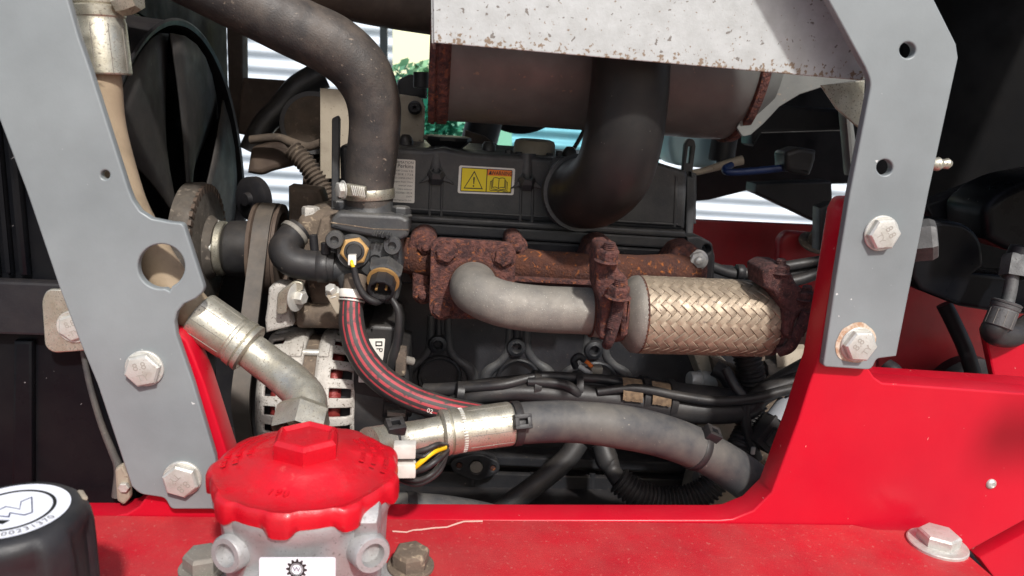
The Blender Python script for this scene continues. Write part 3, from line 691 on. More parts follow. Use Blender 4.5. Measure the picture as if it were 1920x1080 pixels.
# braided flex
A, B = P(1189, 589, YX), P(1443, 598, YX+.006)
ab = (B-A); LL = ab.length; ab.normalize()
RB = R(71, (A+B)/2)
fx = root('braided_flex_pipe', (A+B)/2+Vector((0, 0, -RB)), 'thick woven steel braided flexible exhaust section', 'flex pipe')
add('inner_bellows', tube([A, A.lerp(B, .5), B], [RB*.93, RB*.95, RB*.88], 36, 10), m_dirt, fx)
NB = 24
def rprof(s):
    e = min(s, LL-s)/.014
    return RB*(1-.10*max(0, 1-e)**2) if s > LL/2 else RB*(1-.03*max(0, 1-e)**2)
amp = .0007
dsp = 2*pi*RB/NB*math.sin(pi/4)
wd = dsp*.47
M4 = frame(A, ab)
for fam in (1, -1):
    for i in range(NB):
        V, Fc = [], []
        ns = 150; nw = 13
        for a in range(ns+1):
            s = LL*a/ns
            ph = 2*i+fam*2*s*NB/(2*pi*RB)
            h = math.cos(2*pi*(ph-.5)/4)
            h = amp*fam*max(-1, min(1, 1.8*h))
            for b in range(nw):
                wv = (b/(nw-1)-.5)*2*wd
                ss = min(LL, max(0, s+wv*.707)); th = 2*pi*i/NB+fam*s/RB-fam*wv*.707/RB
                wire = .00022*abs(math.sin(pi*6*b/(nw-1)))-(.0008 if b in (0, nw-1) else 0)
                r = rprof(ss)+h+wire+.00012*math.sin(i*7.3+a*.21)
                V.append(M4 @ Vector((r*math.cos(th), r*math.sin(th), ss)))
        for a in range(ns):
            for b in range(nw-1):
                q = a*nw+b; Fc.append((q, q+1, q+nw+1, q+nw) if fam < 0 else (q, q+nw, q+nw+1, q+1))
        add('braid_band', from_py(V, Fc, 60), m_stain, fx)
r1 = RB
add('end_collar', lathe([(-.016, r1*.66), (-.015, r1*.74), (-.008, r1*.90), (-.003, r1*1.0), (.003, r1*1.02), (.004, r1*.97)], A, ab, 56), m_exh, fx)
add('collar_edge', ringmesh(A+ab*.0035, ab, r1*.985, .003, .0016), m_rusto, fx)
add('end_collar', lathe([(-.010, r1*.95), (-.009, r1*.985), (.000, r1*.99), (.004, r1*.90), (.012, r1*.80), (.014, r1*.70)], B, ab, 56), m_rustd, fx)
add('tail_collar', lathe([(.010, r1*.62), (.011, r1*.72), (.024, r1*.72), (.026, r1*.66), (.12, r1*.62)], B, ab, 48), m_exh, fx)
k2 = root('exhaust_clamp', P(1480, 660, YX), 'rusty two bolt clamp at the right end of the braided pipe', 'clamp')
add('saddle', plate([(1432, 540), (1430, 506, 5), (1448, 496, 6), (1478, 498, 8), (1496, 535), (1514, 548, 6), (1527, 562, 6), (1522, 585), (1503, 588), (1495, 600), (1483, 640, 5), (1470, 628, 5), (1474, 585), (1450, 548)], YX-.050, .05, .005, bres=3), m_rustd, k2)
add('jaw', tubepx([(1512, 585, YX-.05, 9), (1498, 618, YX-.05, 10), (1482, 650, YX-.044, 10), (1460, 660, YX-.036, 9)], seg=16, n=5, lump=.1), m_rustd, k2)
add('jaw', plate([(1500, 588), (1524, 575), (1518, 620, 4), (1502, 636, 4)], YX-.03, .03, .004), m_rustd, k2)
for (x, y, Yn) in ((1463, 506, YX-.045), (1512, 556, YX-.050)):
    p = P(x, y, Yn); axn = (P(x+3, y-30, Yn)-p).normalized()
    o = bolt(k2, p-axn*.004, axn, R(17, p), R(14, p), m_rustd, fl=1.15, name='nut')
    add('stud', lathe(stud(R(28, p), R(9.5, p), .0022), Vector((0, 0, 0)), (0, 0, 1), 14, 60), m_rustd, o)
# ------------------------------------------------------------------ fan, shroud, coupling, pulley and belt (axis along X)
XA = Vector((1, 0, 0))
fc = P(352, 456, 1.12); Xf = fc.x; RF = .305
sh_ = root('fan_shroud', Vector((Xf-.06, fc.y, fc.z-.40)), 'black plastic fan shroud ring and panel behind the left upright', 'fan shroud')
add('ring', lathe([(-.075, RF*1.05), (-.07, RF*1.03), (0, RF*1.015), (.004, RF*1.03), (.006, RF*1.02), (.004, RF*1.0), (-.07, RF*1.0)], fc, XA, 96), m_blk, sh_)
# panel with round opening, in the y-z plane
ol = [[(-.335, -.46), (.46, -.46), (.46, .44), (-.335, .44)], [(RF*1.05*math.cos(2*pi*k/64), RF*1.05*math.sin(2*pi*k/64)) for k in range(64)]]
me = fill2d(ol, .003, .0008); me.transform(Matrix(((0, 0, 1, Xf-.065), (1, 0, 0, fc.y), (0, 1, 0, fc.z), (0, 0, 0, 1))))
m_deep = mat('deep_black_plastic', (.004, .004, .005), .7, 0, (.007, .0065, .0065), 12, spec=.15)
add('panel', fin(me), m_deep, sh_)
add('core', obox(Vector((Xf-.15, fc.y+.08, fc.z)), (1, 0, 0), (0, 1, 0), (0, 0, 1), (.05, .80, .86), .004), m_blkgloss, sh_)
m_fan = mat('fan_black_plastic', (.016, .016, .0175), .7, 0, (.032, .030, .029), 16, c3=(.14, .12, .10), s3=180, t3=(.70, .78), dust=.12, bump=.1)
fan = root('cooling_fan', fc+Vector((0, 0, -RF)), 'black bladed engine cooling fan with ribbed clutch hub', 'fan')
for k in range(7):
    a0 = 2*pi*k/7+.42
    V, Fc = [], []
    for i in range(9):
        r = .06+(RF*.965-.06)*i/8
        for j in range(7):
            u = j/6-.5
            wdt = (.34+.22*i/8)
            a = a0+u*wdt*2*.92
            x = .018-u*.022*(1-.25*i/8)+.008*math.cos(u*pi)
            V.append(fc+Vector((x-.028, r*math.sin(a), r*math.cos(a))))
    for i in range(8):
        for j in range(6): q = i*7+j; Fc.append((q, q+1, q+8, q+7))
    o = add('blade', from_py(V, Fc, 60), m_fan, fan)
    md = o.modifiers.new('t', 'SOLIDIFY'); md.thickness = .003
hc = PX(383, 430, Xf+.02)
hc = Vector((CAM.x+ray(380, 466).x*(fc.y/ray(380, 466).y), fc.y, P(430, 466, fc.y).z))
rh = .096
m_hub = mat('dusty_hub_metal', (.085, .075, .065), .7, .3, (.05, .043, .038), 40, c3=(.20, .17, .14), s3=120, t3=(.6, .75), dust=.2, bump=.3)
add('clutch_body', lathe([(-.02, rh*.98), (.0, rh), (.006, rh*.97), (.010, rh*.85), (.012, rh*.5), (.022, rh*.42), (.024, rh*.2)], hc, XA, 64), m_hub, fan)
fins = []
for k in range(44):
    a = 2*pi*k/44
    c = hc+Vector((.003, rh*.90*math.sin(a), rh*.90*math.cos(a)))
    rd = Vector((0, math.sin(a), math.cos(a)))
    fins.append(obox(c, XA, rd, XA.cross(rd), (.014, .014, .0085), .0008))
fo = add('clutch_fins', join(fins), m_brown, fan); fo['kind'] = 'stuff'
# shaft nut + coupling drum + flange
sp_ = root('fan_drive_hub', fc+Vector((.07, 0, -.05)), 'dark fan drive drum with zinc flange and large hex nut', 'hub')
hx = lambda px: PX(px, 466, 1).x
def onaxis(px, py=466):      # place along the fan axis that shows at pixel column px
    d = ray(px, py); tY = fc.y; return CAM.x + d.x*(tY/d.y)
ax_c = lambda x: Vector((x, fc.y, P(430, 466, fc.y).z))
x1, x2, x3, x4, x5 = onaxis(374), onaxis(405), onaxis(410), onaxis(424), onaxis(484)
pn = ax_c(x1)
o = add('shaft_nut', hexmesh(R(37, pn), x2-x1), m_zinc, sp_, basis=frame(ax_c(x2), (-1, 0, 0), .3))
add('shaft', cyl(ax_c(x1), ax_c(x4), R(20, pn)), m_zinc, sp_)
add('zinc_flange', cyl(ax_c(x3), ax_c(x4), R(51, pn), bev=.0015, seg=48), m_zinc, sp_)
for a in (.2, 1.77, 3.34, 4.9):
    q = ax_c(x3)+Vector((0, -math.cos(a)*R(45, pn), math.sin(a)*R(45, pn))); add('flange_bolt', lathe([(0, .006), (.005, .006), (.007, .0035)], q, (-1, 0, 0), 12), m_zincb, sp_)
add('drum', lathe([(0, R(44, pn)), (.006, R(52, pn)), (.02, R(54, pn)), (x5-x4-.004, R(54, pn)), (x5-x4, R(50, pn))], ax_c(x4), XA, 56), m_rub, sp_)
# pulleys and belt
xb = onaxis(506, 460); pul = ax_c(xb); rp = R(84, pul)
pr = root('fan_pulley', pul+Vector((0, 0, -rp)), 'worn fan pulley carrying the drive belt beside the black drum', 'pulley')
prof = [(-.020, rp*.6), (-.020, rp*1.04), (-.015, rp*1.05), (-.013, rp*.97), (.013, rp*.97), (.015, rp*1.05), (.019, rp*1.04), (.019, rp*.86), (.010, rp*.80), (.010, rp*.3), (.022, rp*.28), (.022, 0)]
add('rim', lathe(prof, pul, XA, 72), m_rusto if False else m_brown, pr)
al_c = PX(470, 735, xb+.0); 
ac = Vector((xb, 0.985, P(560, 728, 1.0).z)); ra = .042
cc = Vector((xb, 1.16, P(500, 1010, 1.16).z)); rcx = .085
loop = [(pul, rp*.985), (ac, ra), (cc, rcx)]
# open belt round three pulleys in the y-z plane (convex hull of circles)
pts2 = []
for c, r in loop:
    for k in range(90):
        a = 2*pi*k/90; pts2.append((c.y+r*math.cos(a), c.z+r*math.sin(a)))
def hull(ps):
    ps = sorted(set(ps))
    def half(it):
        h = []
        for p in it:
            while len(h) > 1 and (h[-1][0]-h[-2][0])*(p[1]-h[-2][1])-(h[-1][1]-h[-2][1])*(p[0]-h[-2][0]) <= 0: h.pop()
            h.append(p)
        return h
    return half(ps)[:-1]+half(reversed(ps))[:-1]
H = hull(pts2)
V, Fc = [], []
n = len(H)
cen = Vector((sum(h[0] for h in H)/n, sum(h[1] for h in H)/n))
for i, h in enumerate(H):
    a, b = Vector(H[i-1]), Vector(H[(i+1) % n]); t = (b-a).normalized(); nn = Vector((t.y, -t.x))
    q = Vector(h)
    for (x, d) in ((-.0115, .0), (-.0115, .005), (.0115, .005), (.0115, .0)):
        e = q+nn*d; V.append((xb+x, e.x, e.y))
for i in range(n):
    for k in range(4):
        a, b = i*4+k, i*4+(k+1) % 4; c2_, d2 = ((i+1) % n)*4+(k+1) % 4, ((i+1) % n)*4+k
        Fc.append((a, b, c2_, d2))
add('drive_belt', from_py(V, Fc, 40), mat('worn_belt', (.045, .040, .036), .6, 0, (.075, .062, .052), 18, dust=.2), label='flat worn drive belt running down from the fan pulley', cat='belt')
cr = root('crank_pulley', cc+Vector((0, 0, -rcx)), 'dark crank pulley low at the end of the drive belt', 'pulley')
add('rim', lathe([(-.02, rcx*.5), (-.02, rcx*1.05), (-.013, rcx*1.05), (-.012, rcx*.97), (.012, rcx*.97), (.013, rcx*1.05), (.02, rcx*1.05), (.02, rcx*.5)], cc, XA, 56), m_exh, cr)

# ------------------------------------------------------------------ alternator
AC = Vector((0, .985, ac.z)); RA = .088
def axx(px): 
    d = ray(px, 690); return d.x*((.985-RA)/d.y)
xa0, xa1, xa2, xa3, xa4 = axx(474), axx(556), axx(588), axx(664), axx(752)
al = root('alternator', Vector(((xa0+xa3)/2, AC.y, AC.z-RA)), 'dusty cast aluminium alternator with red windings behind its slots', 'alternator')
C = lambda x: Vector((x, AC.y, AC.z))
def shell(name, prof, s0, s1, nsl, duty, a_off, m):
    """turned shell about X with real slots: prof [(x, r)], slot rows between profile indices s0..s1"""
    V, Fc = [], []; per = 8; n = nsl*per
    for (x, r) in prof:
        for k in range(n):
            a = 2*pi*k/n+a_off; V.append((x, AC.y-r*math.cos(a), AC.z+r*math.sin(a)))
    for i in range(len(prof)-1):
        for k in range(n):
            if s0 <= i < s1 and (k % per) < duty:
                if not ((i == s0 or i == s1-1) and (k % per) in (0, duty-1)) : continue
                continue
            a, b = i*n+k, i*n+(k+1) % n
            Fc.append((a, b, b+n, a+n))
    me = from_py(V, Fc, 40)
    o = add(name, me, m, al)
    s = o.modifiers.new('t', 'SOLIDIFY'); s.thickness = .005; s.offset = 0
    bv = o.modifiers.new('b', 'BEVEL'); bv.width = .0012; bv.segments = 2; bv.limit_method = 'ANGLE'
    return o
wR = xa3-xa2; wL = xa1-xa0
shell('rear_housing', [(xa2, RA*.86), (xa2, RA*.98), (xa2+.003, RA), (xa2+wR*.28, RA), (xa2+wR*.36, RA*.995), (xa2+wR*.80, RA*.95), (xa2+wR*.92, RA*.90), (xa3, RA*.84), (xa3, RA*.3)], 4, 6, 22, 4, .04, m_alu)
shell('front_housing', [(xa0, RA*.3), (xa0, RA*.80), (xa0+wL*.08, RA*.90), (xa0+wL*.2, RA*.95), (xa0+wL*.5, RA*.99), (xa0+wL*.7, RA), (xa1-.003, RA), (xa1, RA*.98), (xa1, RA*.86)], 3, 4, 22, 4, .04, m_alu)
add('stator', lathe([(0, RA*.7), (0, RA*.93), (xa2-xa1, RA*.93), (xa2-xa1, RA*.7)], C(xa1), XA, 64), m_dirt, al)
for x0_, x1_ in ((xa2+wR*.22, xa2+wR*.62), (xa0+wL*.30, xa0+wL*.62)):
    V, Fc = [], []
    n = 260
    for k in range(n):
        a = 2*pi*k/n; rr2 = RA*(.86+.022*abs(math.sin(a*65)))
        for (x, q) in ((x0_, .9), (x0_+.004, 1), (x1_-.004, 1), (x1_, .9)):
            aa = a+(x-x0_)*1.5
            V.append((x, AC.y-rr2*q*math.cos(aa), AC.z+rr2*q*math.sin(aa)))
    for k in range(n):
        for i in range(3): a, b = k*4+i, ((k+1) % n)*4+i; Fc.append((a, b, b+1, a+1))
    add('winding', from_py(V, Fc, 60), m_cu, al)
add('rotor', lathe([(0, RA*.62), (0, RA*.72), (xa3-xa0-.012, RA*.72), (xa3-xa0-.012, RA*.4)], C(xa0+.006), XA, 40), m_blk, al)
for aa in (1.05, -.6, 2.4):
    q = Vector((0, -RA*.97*math.cos(aa), RA*.97*math.sin(aa)))
    add('through_bolt', cyl(C(xa1-.012)+q, C(xa2+.012)+q, .0042), m_zincb, al)
    add('lug', obox(C(xa2+wR*.14)+q, XA, q, XA.cross(q), (wR*.28, .016, .024), .004), m_alu, al)
    add('lug', obox(C(xa1-wL*.16)+q, XA, q, XA.cross(q), (wL*.32, .016, .026), .004), m_alu, al)
# adjuster ear and slotted bracket above
add('ear', plate([(503, 540, 5), (518, 532, 6), (540, 533, 6), (546, 548, 4), (541, 590), (548, 612), (498, 625), (496, 600), (500, 575)], .925, .028, .004, bres=2), m_alu, al)
add('adjuster_bracket', plate([(518, 588, 4), (520, 550, 8), (552, 526, 8), (568, 530, 6), (568, 543), (541, 560), (538, 586, 5), (528, 590, 4)], .908, .008, .0012), m_zinc, al)
p = P(556, 557, .912)
bo = bolt(al, P(556, 557, .91), (.9, -.44, .02), R(13, p), R(16, p), m_zincb, washer=2.1, fl=1.3, name='adjuster_bolt')
# black rear cover with label
add('rear_cover', plate([(664, 640), (668, 618, 4), (690, 616), (692, 608, 3), (744, 612, 6), (752, 630), (750, 668), (765, 672, 5), (768, 740), (764, 800, 6), (660, 802, 4)], .912, .12, .006, bres=3), m_rub, al)
add('cover_barrel', lathe([(0, RA*.86), (.003, RA*.90), (xa4-xa3-.02, RA*.88), (xa4-xa3-.012, RA*.8)], C(xa3-.002), XA, 48), m_rub, al)
add('plug_body', cyl(P(716, 766, .915), P(770, 765, .925), R(17, P(716, 766, .9))), m_rub, al)
add('plug_tab', plate([(726, 772), (760, 775), (760, 782), (726, 781)], .90, .02, .001), m_exh, al)
lab = add('part_label', plate([(674, 636), (722, 635, 2), (719, 668), (708, 718, 2), (672, 717, 2)], .9112, .0008, 0), m_label, al, label='white printed label on the black alternator cover')
def vtext(s, x, y, hpx, m=m_ink):
    me = textm(s, 1.0); p = P(x, y, .9106); k = R(hpx, p)
    uu = (P(x+.3, y+10, .9106)-p).normalized()*k; vv = (P(x+10, y, .9106)-p).normalized()*k
    me.transform(uvbasis(p, uu, vv, Vector((0, -1, 0)))); add('lettering', me, m, lab)
vtext('P', 711, 656, 17); vtext('60474', 680, 702, 9)
sq = plate([(704, 640), (717, 640), (717, 649), (704, 649)], .9106, .0003, 0, holes=[[(706, 642), (715, 642), (715, 647), (706, 647)]])
add('square_sign', sq, m_ink, lab)
for k in range(9):
    x = 686+k*2.3; add('print_bar', plate([(x, 706), (x+(.8 if k % 3 else 1.4), 706), (x+(.8 if k % 3 else 1.4), 713), (x, 713)], .9106, .0003, 0), m_ink, lab)
add('cable', tubepx([(734, 560, .90, 6), (747, 585, .895, 7), (746, 630, .895, 7.5), (738, 668, .90, 10), (732, 690, .905, 9)], seg=14, n=6), m_rub, al)
add('terminal_boot', obox(P(752, 676, .905), (1, 0, 0), (0, 1, 0), (0, 0, 1), (.014, .02, .036), .004), m_dirt, al)
add('terminal_stud', cyl(P(750, 672, .90), P(774, 678, .91), R(8, P(750, 672, .9))), m_exh, al)

# ------------------------------------------------------------------ thermostat housing
th_ = root('thermostat_housing', P(690, 560, .93), 'black thermostat housing with two sensors under the thick hose', 'housing')
add('top_flange', plate([(620, 412, 6), (632, 398, 8), (680, 400), (752, 404, 6), (767, 412, 5), (766, 444, 6), (750, 452, 5), (700, 446), (640, 434), (618, 428, 5)], .905, .085, .005, bres=3), m_head, th_)
add('seam_line', plate([(620, 416), (700, 428), (766, 430), (766, 432), (700, 430), (620, 418)], .9045, .003, 0), m_dirt, th_)
add('outlet_cone', lathe([(-.012, R(60, P(692, 395, .94))), (0, R(52, P(692, 395, .94))), (.012, R(44, P(692, 395, .94))), (.05, R(40, P(692, 395, .94)))], P(692, 402, .945), (.02, 0, 1), 40), m_head, th_)
add('body', plate([(634, 432), (752, 450), (756, 500), (745, 540), (748, 562, 6), (728, 575, 8), (690, 560), (640, 556, 10), (628, 520)], .915, .09, .008, bres=3), m_head, th_)
add('sensor_boss', lathe([(0, R(36, P(665, 470, .9))), (.010, R(34, P(665, 470, .9))), (.014, R(30, P(665, 470, .9)))], P(665, 470, .917), (0, -1, .05), 40), m_head, th_)
add('side_boss', lathe([(0, R(34, P(705, 485, .9))), (.008, R(32, P(705, 485, .9))), (.010, R(12, P(705, 485, .9))), (-.002, R(10, P(705, 485, .9)))], P(705, 486, .915), (0, -1, 0), 32), m_head, th_)
add('web', plate([(690, 470), (745, 468, 10), (752, 520, 10), (735, 545), (690, 520)], .908, .02, .006, bres=3), m_head, th_)
for (x, y) in ((629, 448), (736, 459)):
    p = P(x, y, .905); add('socket_screw', lathe([(0, R(17, p)), (.012, R(17, p)), (.014, R(15, p)), (.014, R(8, p)), (.008, R(7, p)), (.008, 0)], p, tocam(p)+FWD*2, 24), m_head, th_)
p = P(752, 404, .93); bolt(th_, p, (0, 0, 1), R(17, p), R(15, p), m_head, fl=1.25, name='flange_bolt')
p = P(640, 392, .955); bolt(th_, p, (0, 0, 1), R(16, p), R(15, p), m_head, fl=1.2, name='flange_bolt')
p = P(665, 470, .902); dr = (tocam(p)+FWD).normalized()
add('brass_hex', hexmesh(R(27, p), .007, R(27, p)/R(27, p)*R(27, p)*0), m_brass, th_, basis=frame(p, dr, .2))
add('sensor_core', lathe([(.004, R(19, p)), (.0085, R(19, p)), (.009, R(15, p)), (.012, R(13, p)), (.012, 0)], p, dr, 28), m_rub, th_)
q = P(661, 486, .885); o = obox(q, r_, dr, u_, (R(15, q), .022, R(19, q)), .001)
co_ = add('connector', o, m_white, th_)
add('yellow_wire', tube([q+dr*.008, q+dr*.013+Vector((0, 0, -.004)), P(663, 502, .872)], [.0022, .0022, .0022], 10, 5), m_yw, th_)
add('sensor_lead', tubepx([(663, 500, .873, 6), (670, 530, .872, 6.5), (684, 555, .872, 7), (705, 566, .875, 7), (720, 560, .89, 6)], seg=14, n=6), m_rub, th_)
# lower black sensor with open plug
p0_ = P(724, 505, .905); p1_ = P(714, 545, .868); d1 = (p1_-p0_)
add('sensor_body', hexmesh(R(34, p0_), d1.length*.5), m_head, th_, basis=frame(p0_, d1, .3))
add('sensor_ring', lathe([(0, R(29, p0_)), (.001, R(30, p0_)), (.0035, R(30, p0_)), (.004, R(26, p0_))], p0_+d1*.5, d1, 32), m_brass, th_)
add('plug_socket', lathe([(0, R(25, p0_)), (d1.length*.45, R(25, p0_)), (d1.length*.47, R(23, p0_)), (d1.length*.47, R(20, p0_)), (d1.length*.15, R(19, p0_)), (d1.length*.15, 0)], p0_+d1*.55, d1, 10, 25), m_blk, th_)
for s in (-1, 1):
    add('pin', cyl(p0_+d1*.7+r_*s*R(9, p0_), p0_+d1*.95+r_*s*R(9, p0_), .0016), m_brass, th_)
tx = textm('44 78/ 83', 1.0, .02); p = P(718, 437, .9046); k_ = R(9, p)
tx.transform(uvbasis(p, (P(728, 438.4, .9046)-p).normalized()*k_, (p-P(718, 447, .9046)).normalized()*k_, FWD)); add('cast_lettering', tx, m_head, th_)
# outlet spigot to the side hose and heater spigot
add('side_spigot', cyl(P(606, 500, .93), P(680, 503, .935), R(27, P(640, 500, .93))), m_head, th_)
add('heater_spigot', tubepx([(668, 520, .905, 22), (664, 550, .893, 21)], seg=24, n=4), m_dirt, th_)
# water pump casting behind
wp = root('water_pump', P(600, 560, 1.0), 'dirt caked water pump casting behind the small bent hose', 'pump')
add('casting', plate([(548, 440), (560, 405, 10), (600, 395, 8), (640, 390), (640, 560), (545, 560)], .985, .12, .012, bres=3), m_dirt, wp)
add('casting', plate([(600, 410), (650, 400), (650, 600), (590, 600), (570, 520)], .96, .05, .008, bres=2), m_dirt, wp)
add('lower_block', plate([(550, 572), (640, 574), (640, 612), (548, 610)], .965, .05, .004), m_dirt, wp)
p = P(583, 412, 1.0); bolt(wp, p, (0, 0, 1), R(17, p), R(22, p), m_alu, fl=1.1, name='plug')
for (x, y) in ((622, 480), (560, 462)):
    p = P(x, y, .95); add('screw', lathe([(0, .008), (.010, .008), (.011, .006)], p, (0, -.7, .7), 12), m_rub, wp)
add('neck', cyl(P(560, 590, .96), P(640, 592, .96), R(24, P(600, 590, .96))), m_dirt, wp)
bh = root('bypass_hose', P(560, 520, .92), 'small black bent hose between pulley and thermostat housing', 'hose')
add('hose', tubepx([(562, 430, .955, 24), (545, 446, .945, 27), (533, 468, .93, 29), (545, 488, .92, 29), (575, 497, .918, 28.5), (626, 501, .92, 28)], seg=32, n=8, lump=.015), m_rub, bh)
for (a, b) in (((606, 500, .919), (616, 500, .919)),):
    p = P(*a); add('clamp', ringmesh(p, P(*b)-p, R(28, p), .013, .0016), m_rub, bh)
p = P(552, 438, .951); add('clamp', ringmesh(p, P(545, 446, .945)-P(562, 430, .955), R(26, p), .006, .0022), m_exh, bh)
p = P(611, 470, .912); add('clamp_screw', cyl(p+Vector((0, 0, -.004)), p+Vector((0, 0, .010)), R(9, p)), m_blk, bh)
p = P(587, 440, .935); add('clamp_screw', cyl(p, P(590, 470, .935), R(8, p)), m_blk, bh)
# ------------------------------------------------------------------ hoses
th = root('radiator_hose', P(692, 392, .94), 'thick dusty black radiator hose bending over to the top left', 'hose')
add('hose', tubepx([(692, 392, .945, 44), (693, 345, .945, 45), (698, 290, .942, 47), (703, 235, .938, 48), (699, 185, .934, 50), (676, 132, .930, 55), (628, 88, .925, 57), (560, 54, .918, 57), (450, 0, .908, 57), (330, -58, .895, 57), (190, -120, .89, 57), (60, -160, .90, 57)], seg=48, n=14, lump=.012), m_rubd, th)
ca, cb = P(693, 362, .945), P(694, 340, .945)
add('clamp_band', ringmesh(ca, (cb-ca)+Vector((-.0015, 0, 0)), R(45, ca), .0125, .0011), m_zinc, th)
sb = P(668, 357, .905)
add('worm_housing', obox(P(668, 358, .906), (1, -.35, -.08), (.35, 1, 0), (0, 0, 1), (.026, .006, .015), .002), m_zinc, th)
for k in range(7):
    q = P(661+k*3.6, 357+k*.5, .9025-.0003*k); add('thread', obox(q, (1, 0, .25), (0, 1, 0), (-.25, 0, 1), (.0014, .003, .012), .0004), m_zincb, th)
q = P(644, 356, .912); bolt(th, q, (-1, -.6, 0), R(15, q), R(10, q), m_zincb, fl=1.2, name='clamp_screw')

# tan hydraulic hose on the left
hy = root('hydraulic_hose', P(360, 600, .77), 'tan dusty hydraulic hose with crimped ends behind the left upright', 'hose')
add('hose', tubepx([(178, 60, .775, 36), (190, 150, .775, 35), (200, 240, .775, 34), (232, 365, .775, 35), (262, 435, .775, 36), (286, 482, .775, 37), (320, 534, .775, 37), (366, 588, .770, 37), (400, 612, .766, 36)], seg=36, n=12), m_tan, hy)
def ferrule(parent, p0, p1, r, name='crimp_sleeve', m=m_zinc, flip=False):
    L = (p1-p0).length
    prof = [(0, r*.86), (0, r*.97), (L*.02, r), (L*.66, r*.985), (L*.68, r*.96), (L*.72, r*.96), (L*.74, r*1.0), (L*.86, r*1.03), (L*.88, r*.96), (L*.90, r*1.02), (L*.97, r*1.05), (L, r*.92), (L*1.0, r*.75)]
    o = add(name, lathe(prof, p0, p1-p0, 40, 25), m, parent)
    # die marks along the sleeve
    d = (p1-p0).normalized(); n0 = (CAM-p0); n0 = (n0-d*n0.dot(d)).normalized(); b0 = d.cross(n0)
    for a in (-1.0, -.35, .3, .95):
        q = n0*math.cos(a)+b0*math.sin(a)
        add('die_line', tube([p0+d*L*.03+q*r*.997, p0+d*L*.35+q*r*.995, p0+d*L*.64+q*r*.985], [.0004]*3, 6, 3), m_exh, o)
    return o
s0, s1 = P(372, 590, .7695), P(470, 656, .760)
ferrule(hy, s0, s1, R(46, s0))
pn0 = P(551, 778, .692)
add('end_pipe', tubepx([(455, 646, .762, 33), (505, 684, .752, 34), (545, 715, .738, 36), (574, 748, .718, 37), (574, 785, .698, 37)], seg=36, n=10), m_zinc, hy)
add('union_nut', hexmesh(R(54, pn0), .030), m_zinc, hy, basis=frame(P(560, 816, .684), P(574, 760, .712)-P(560, 816, .684), .55))
t0, t1 = P(198, 140, .775), P(180, -8, .775)
ferrule(hy, t0, t1, R(46, t0))
p = P(184, -30, .775); add('union_nut', hexmesh(R(52, p), .03), m_zinc, hy, basis=frame(P(182, -6, .775), P(175, -40, .775)-P(182, -6, .775), .2))
p = P(222, 6, .765); add('elbow_nut', lathe([(0, R(24, p)), (.01, R(26, p)), (.02, R(22, p))], p, (1, -.2, .3), 8, 20), m_zinc, hy)

# suction hose across the bottom of the opening
su = root('suction_hose', P(1000, 830, .76), 'thick grey suction hose with crimped sleeve crossing the bottom of the bay', 'hose')
add('hose', tubepx([(930, 798, .757, 38), (1000, 792, .765, 39), (1080, 791, .772, 39), (1180, 803, .78, 41), (1260, 823, .79, 40), (1330, 853, .80, 39), (1400, 898, .812, 40), (1460, 948, .825, 42)], seg=44, n=12), m_grub, su)
q0, q1 = P(957, 794, .760), P(826, 812, .742)
ferrule(su, q0, q1, R(41, q0))
add('end_pipe', tubepx([(842, 808, .744, 31), (790, 818, .736, 31), (740, 826, .725, 32), (690, 834, .70, 33)], seg=32, n=8), m_zinc, su)
ring_n = 22
d = (q1-q0).normalized(); c0 = q0.lerp(q1, .72)
n0 = (CAM-c0); n0 = (n0-d*n0.dot(d)).normalized(); b0 = d.cross(n0)
kn = [obox(c0+(n0*math.cos(a)+b0*math.sin(a))*R(40, c0), d, n0*math.cos(a)+b0*math.sin(a), d.cross(n0*math.cos(a)+b0*math.sin(a)), (.006, .002, .0018), .0003) for a in [2*pi*k/46 for k in range(46)]]
ko = add('knurl', join(kn), m_zincb, su); ko['kind'] = 'stuff'
def cable_tie(parent, p, axis, r, hp, name='cable_tie'):
    o = add(name, ringmesh(p, axis, r, .009, .0014), m_rub, parent)
    ax_ = Vector(axis).normalized(); rd = (hp-p); rd = (rd-ax_*rd.dot(ax_)).normalized()
    c = p+rd*(r+.004); sd_ = ax_.cross(rd)
    me = join([obox(c+sd_*.0055, ax_, rd, sd_, (.019, .013, .005), .001), obox(c-sd_*.0055, ax_, rd, sd_, (.019, .013, .005), .001), obox(c+ax_*.007, ax_, rd, sd_, (.005, .013, .012), .001), obox(c-ax_*.007, ax_, rd, sd_, (.005, .013, .012), .001), obox(c-rd*.003, ax_, rd, sd_, (.014, .005, .014), .0005)])
    add('tie_head', me, m_rub, o)
    return o
p = P(967, 794, .7605); cable_tie(su, p, P(1000, 792, .765)-P(930, 798, .757), R(39.5, p), P(972, 788, .70))
p = P(1304, 840, .797); cable_tie(su, p, P(1330, 853, .80)-P(1260, 823, .79), R(40, p), P(1345, 740, .76))
p = P(735, 826, .724); cable_tie(su, p, P(790, 818, .736)-P(740, 826, .725), R(32, p), P(728, 770, .70))

# red striped hose
m_str = mat('striped_black_rubber', (.022, .022, .024), .5, 0, (.032, .031, .031), 30, bump=.12, bs=700, dust=.12)
t = m_str.node_tree; N = t.nodes; Lk = t.links; b = N['Principled BSDF']
uv = N.new('ShaderNodeUVMap'); uv.uv_map = 'UVMap'; sp = N.new('ShaderNodeSeparateXYZ'); Lk.new(uv.outputs[0], sp.inputs[0])
def mth(op, a, b_):
    n = N.new('ShaderNodeMath'); n.operation = op
    for i, s in enumerate((a, b_)):
        if isinstance(s, (int, float)): n.inputs[i].default_value = s
        else: Lk.new(s, n.inputs[i])
    return n.outputs[0]
u = sp.outputs['X']
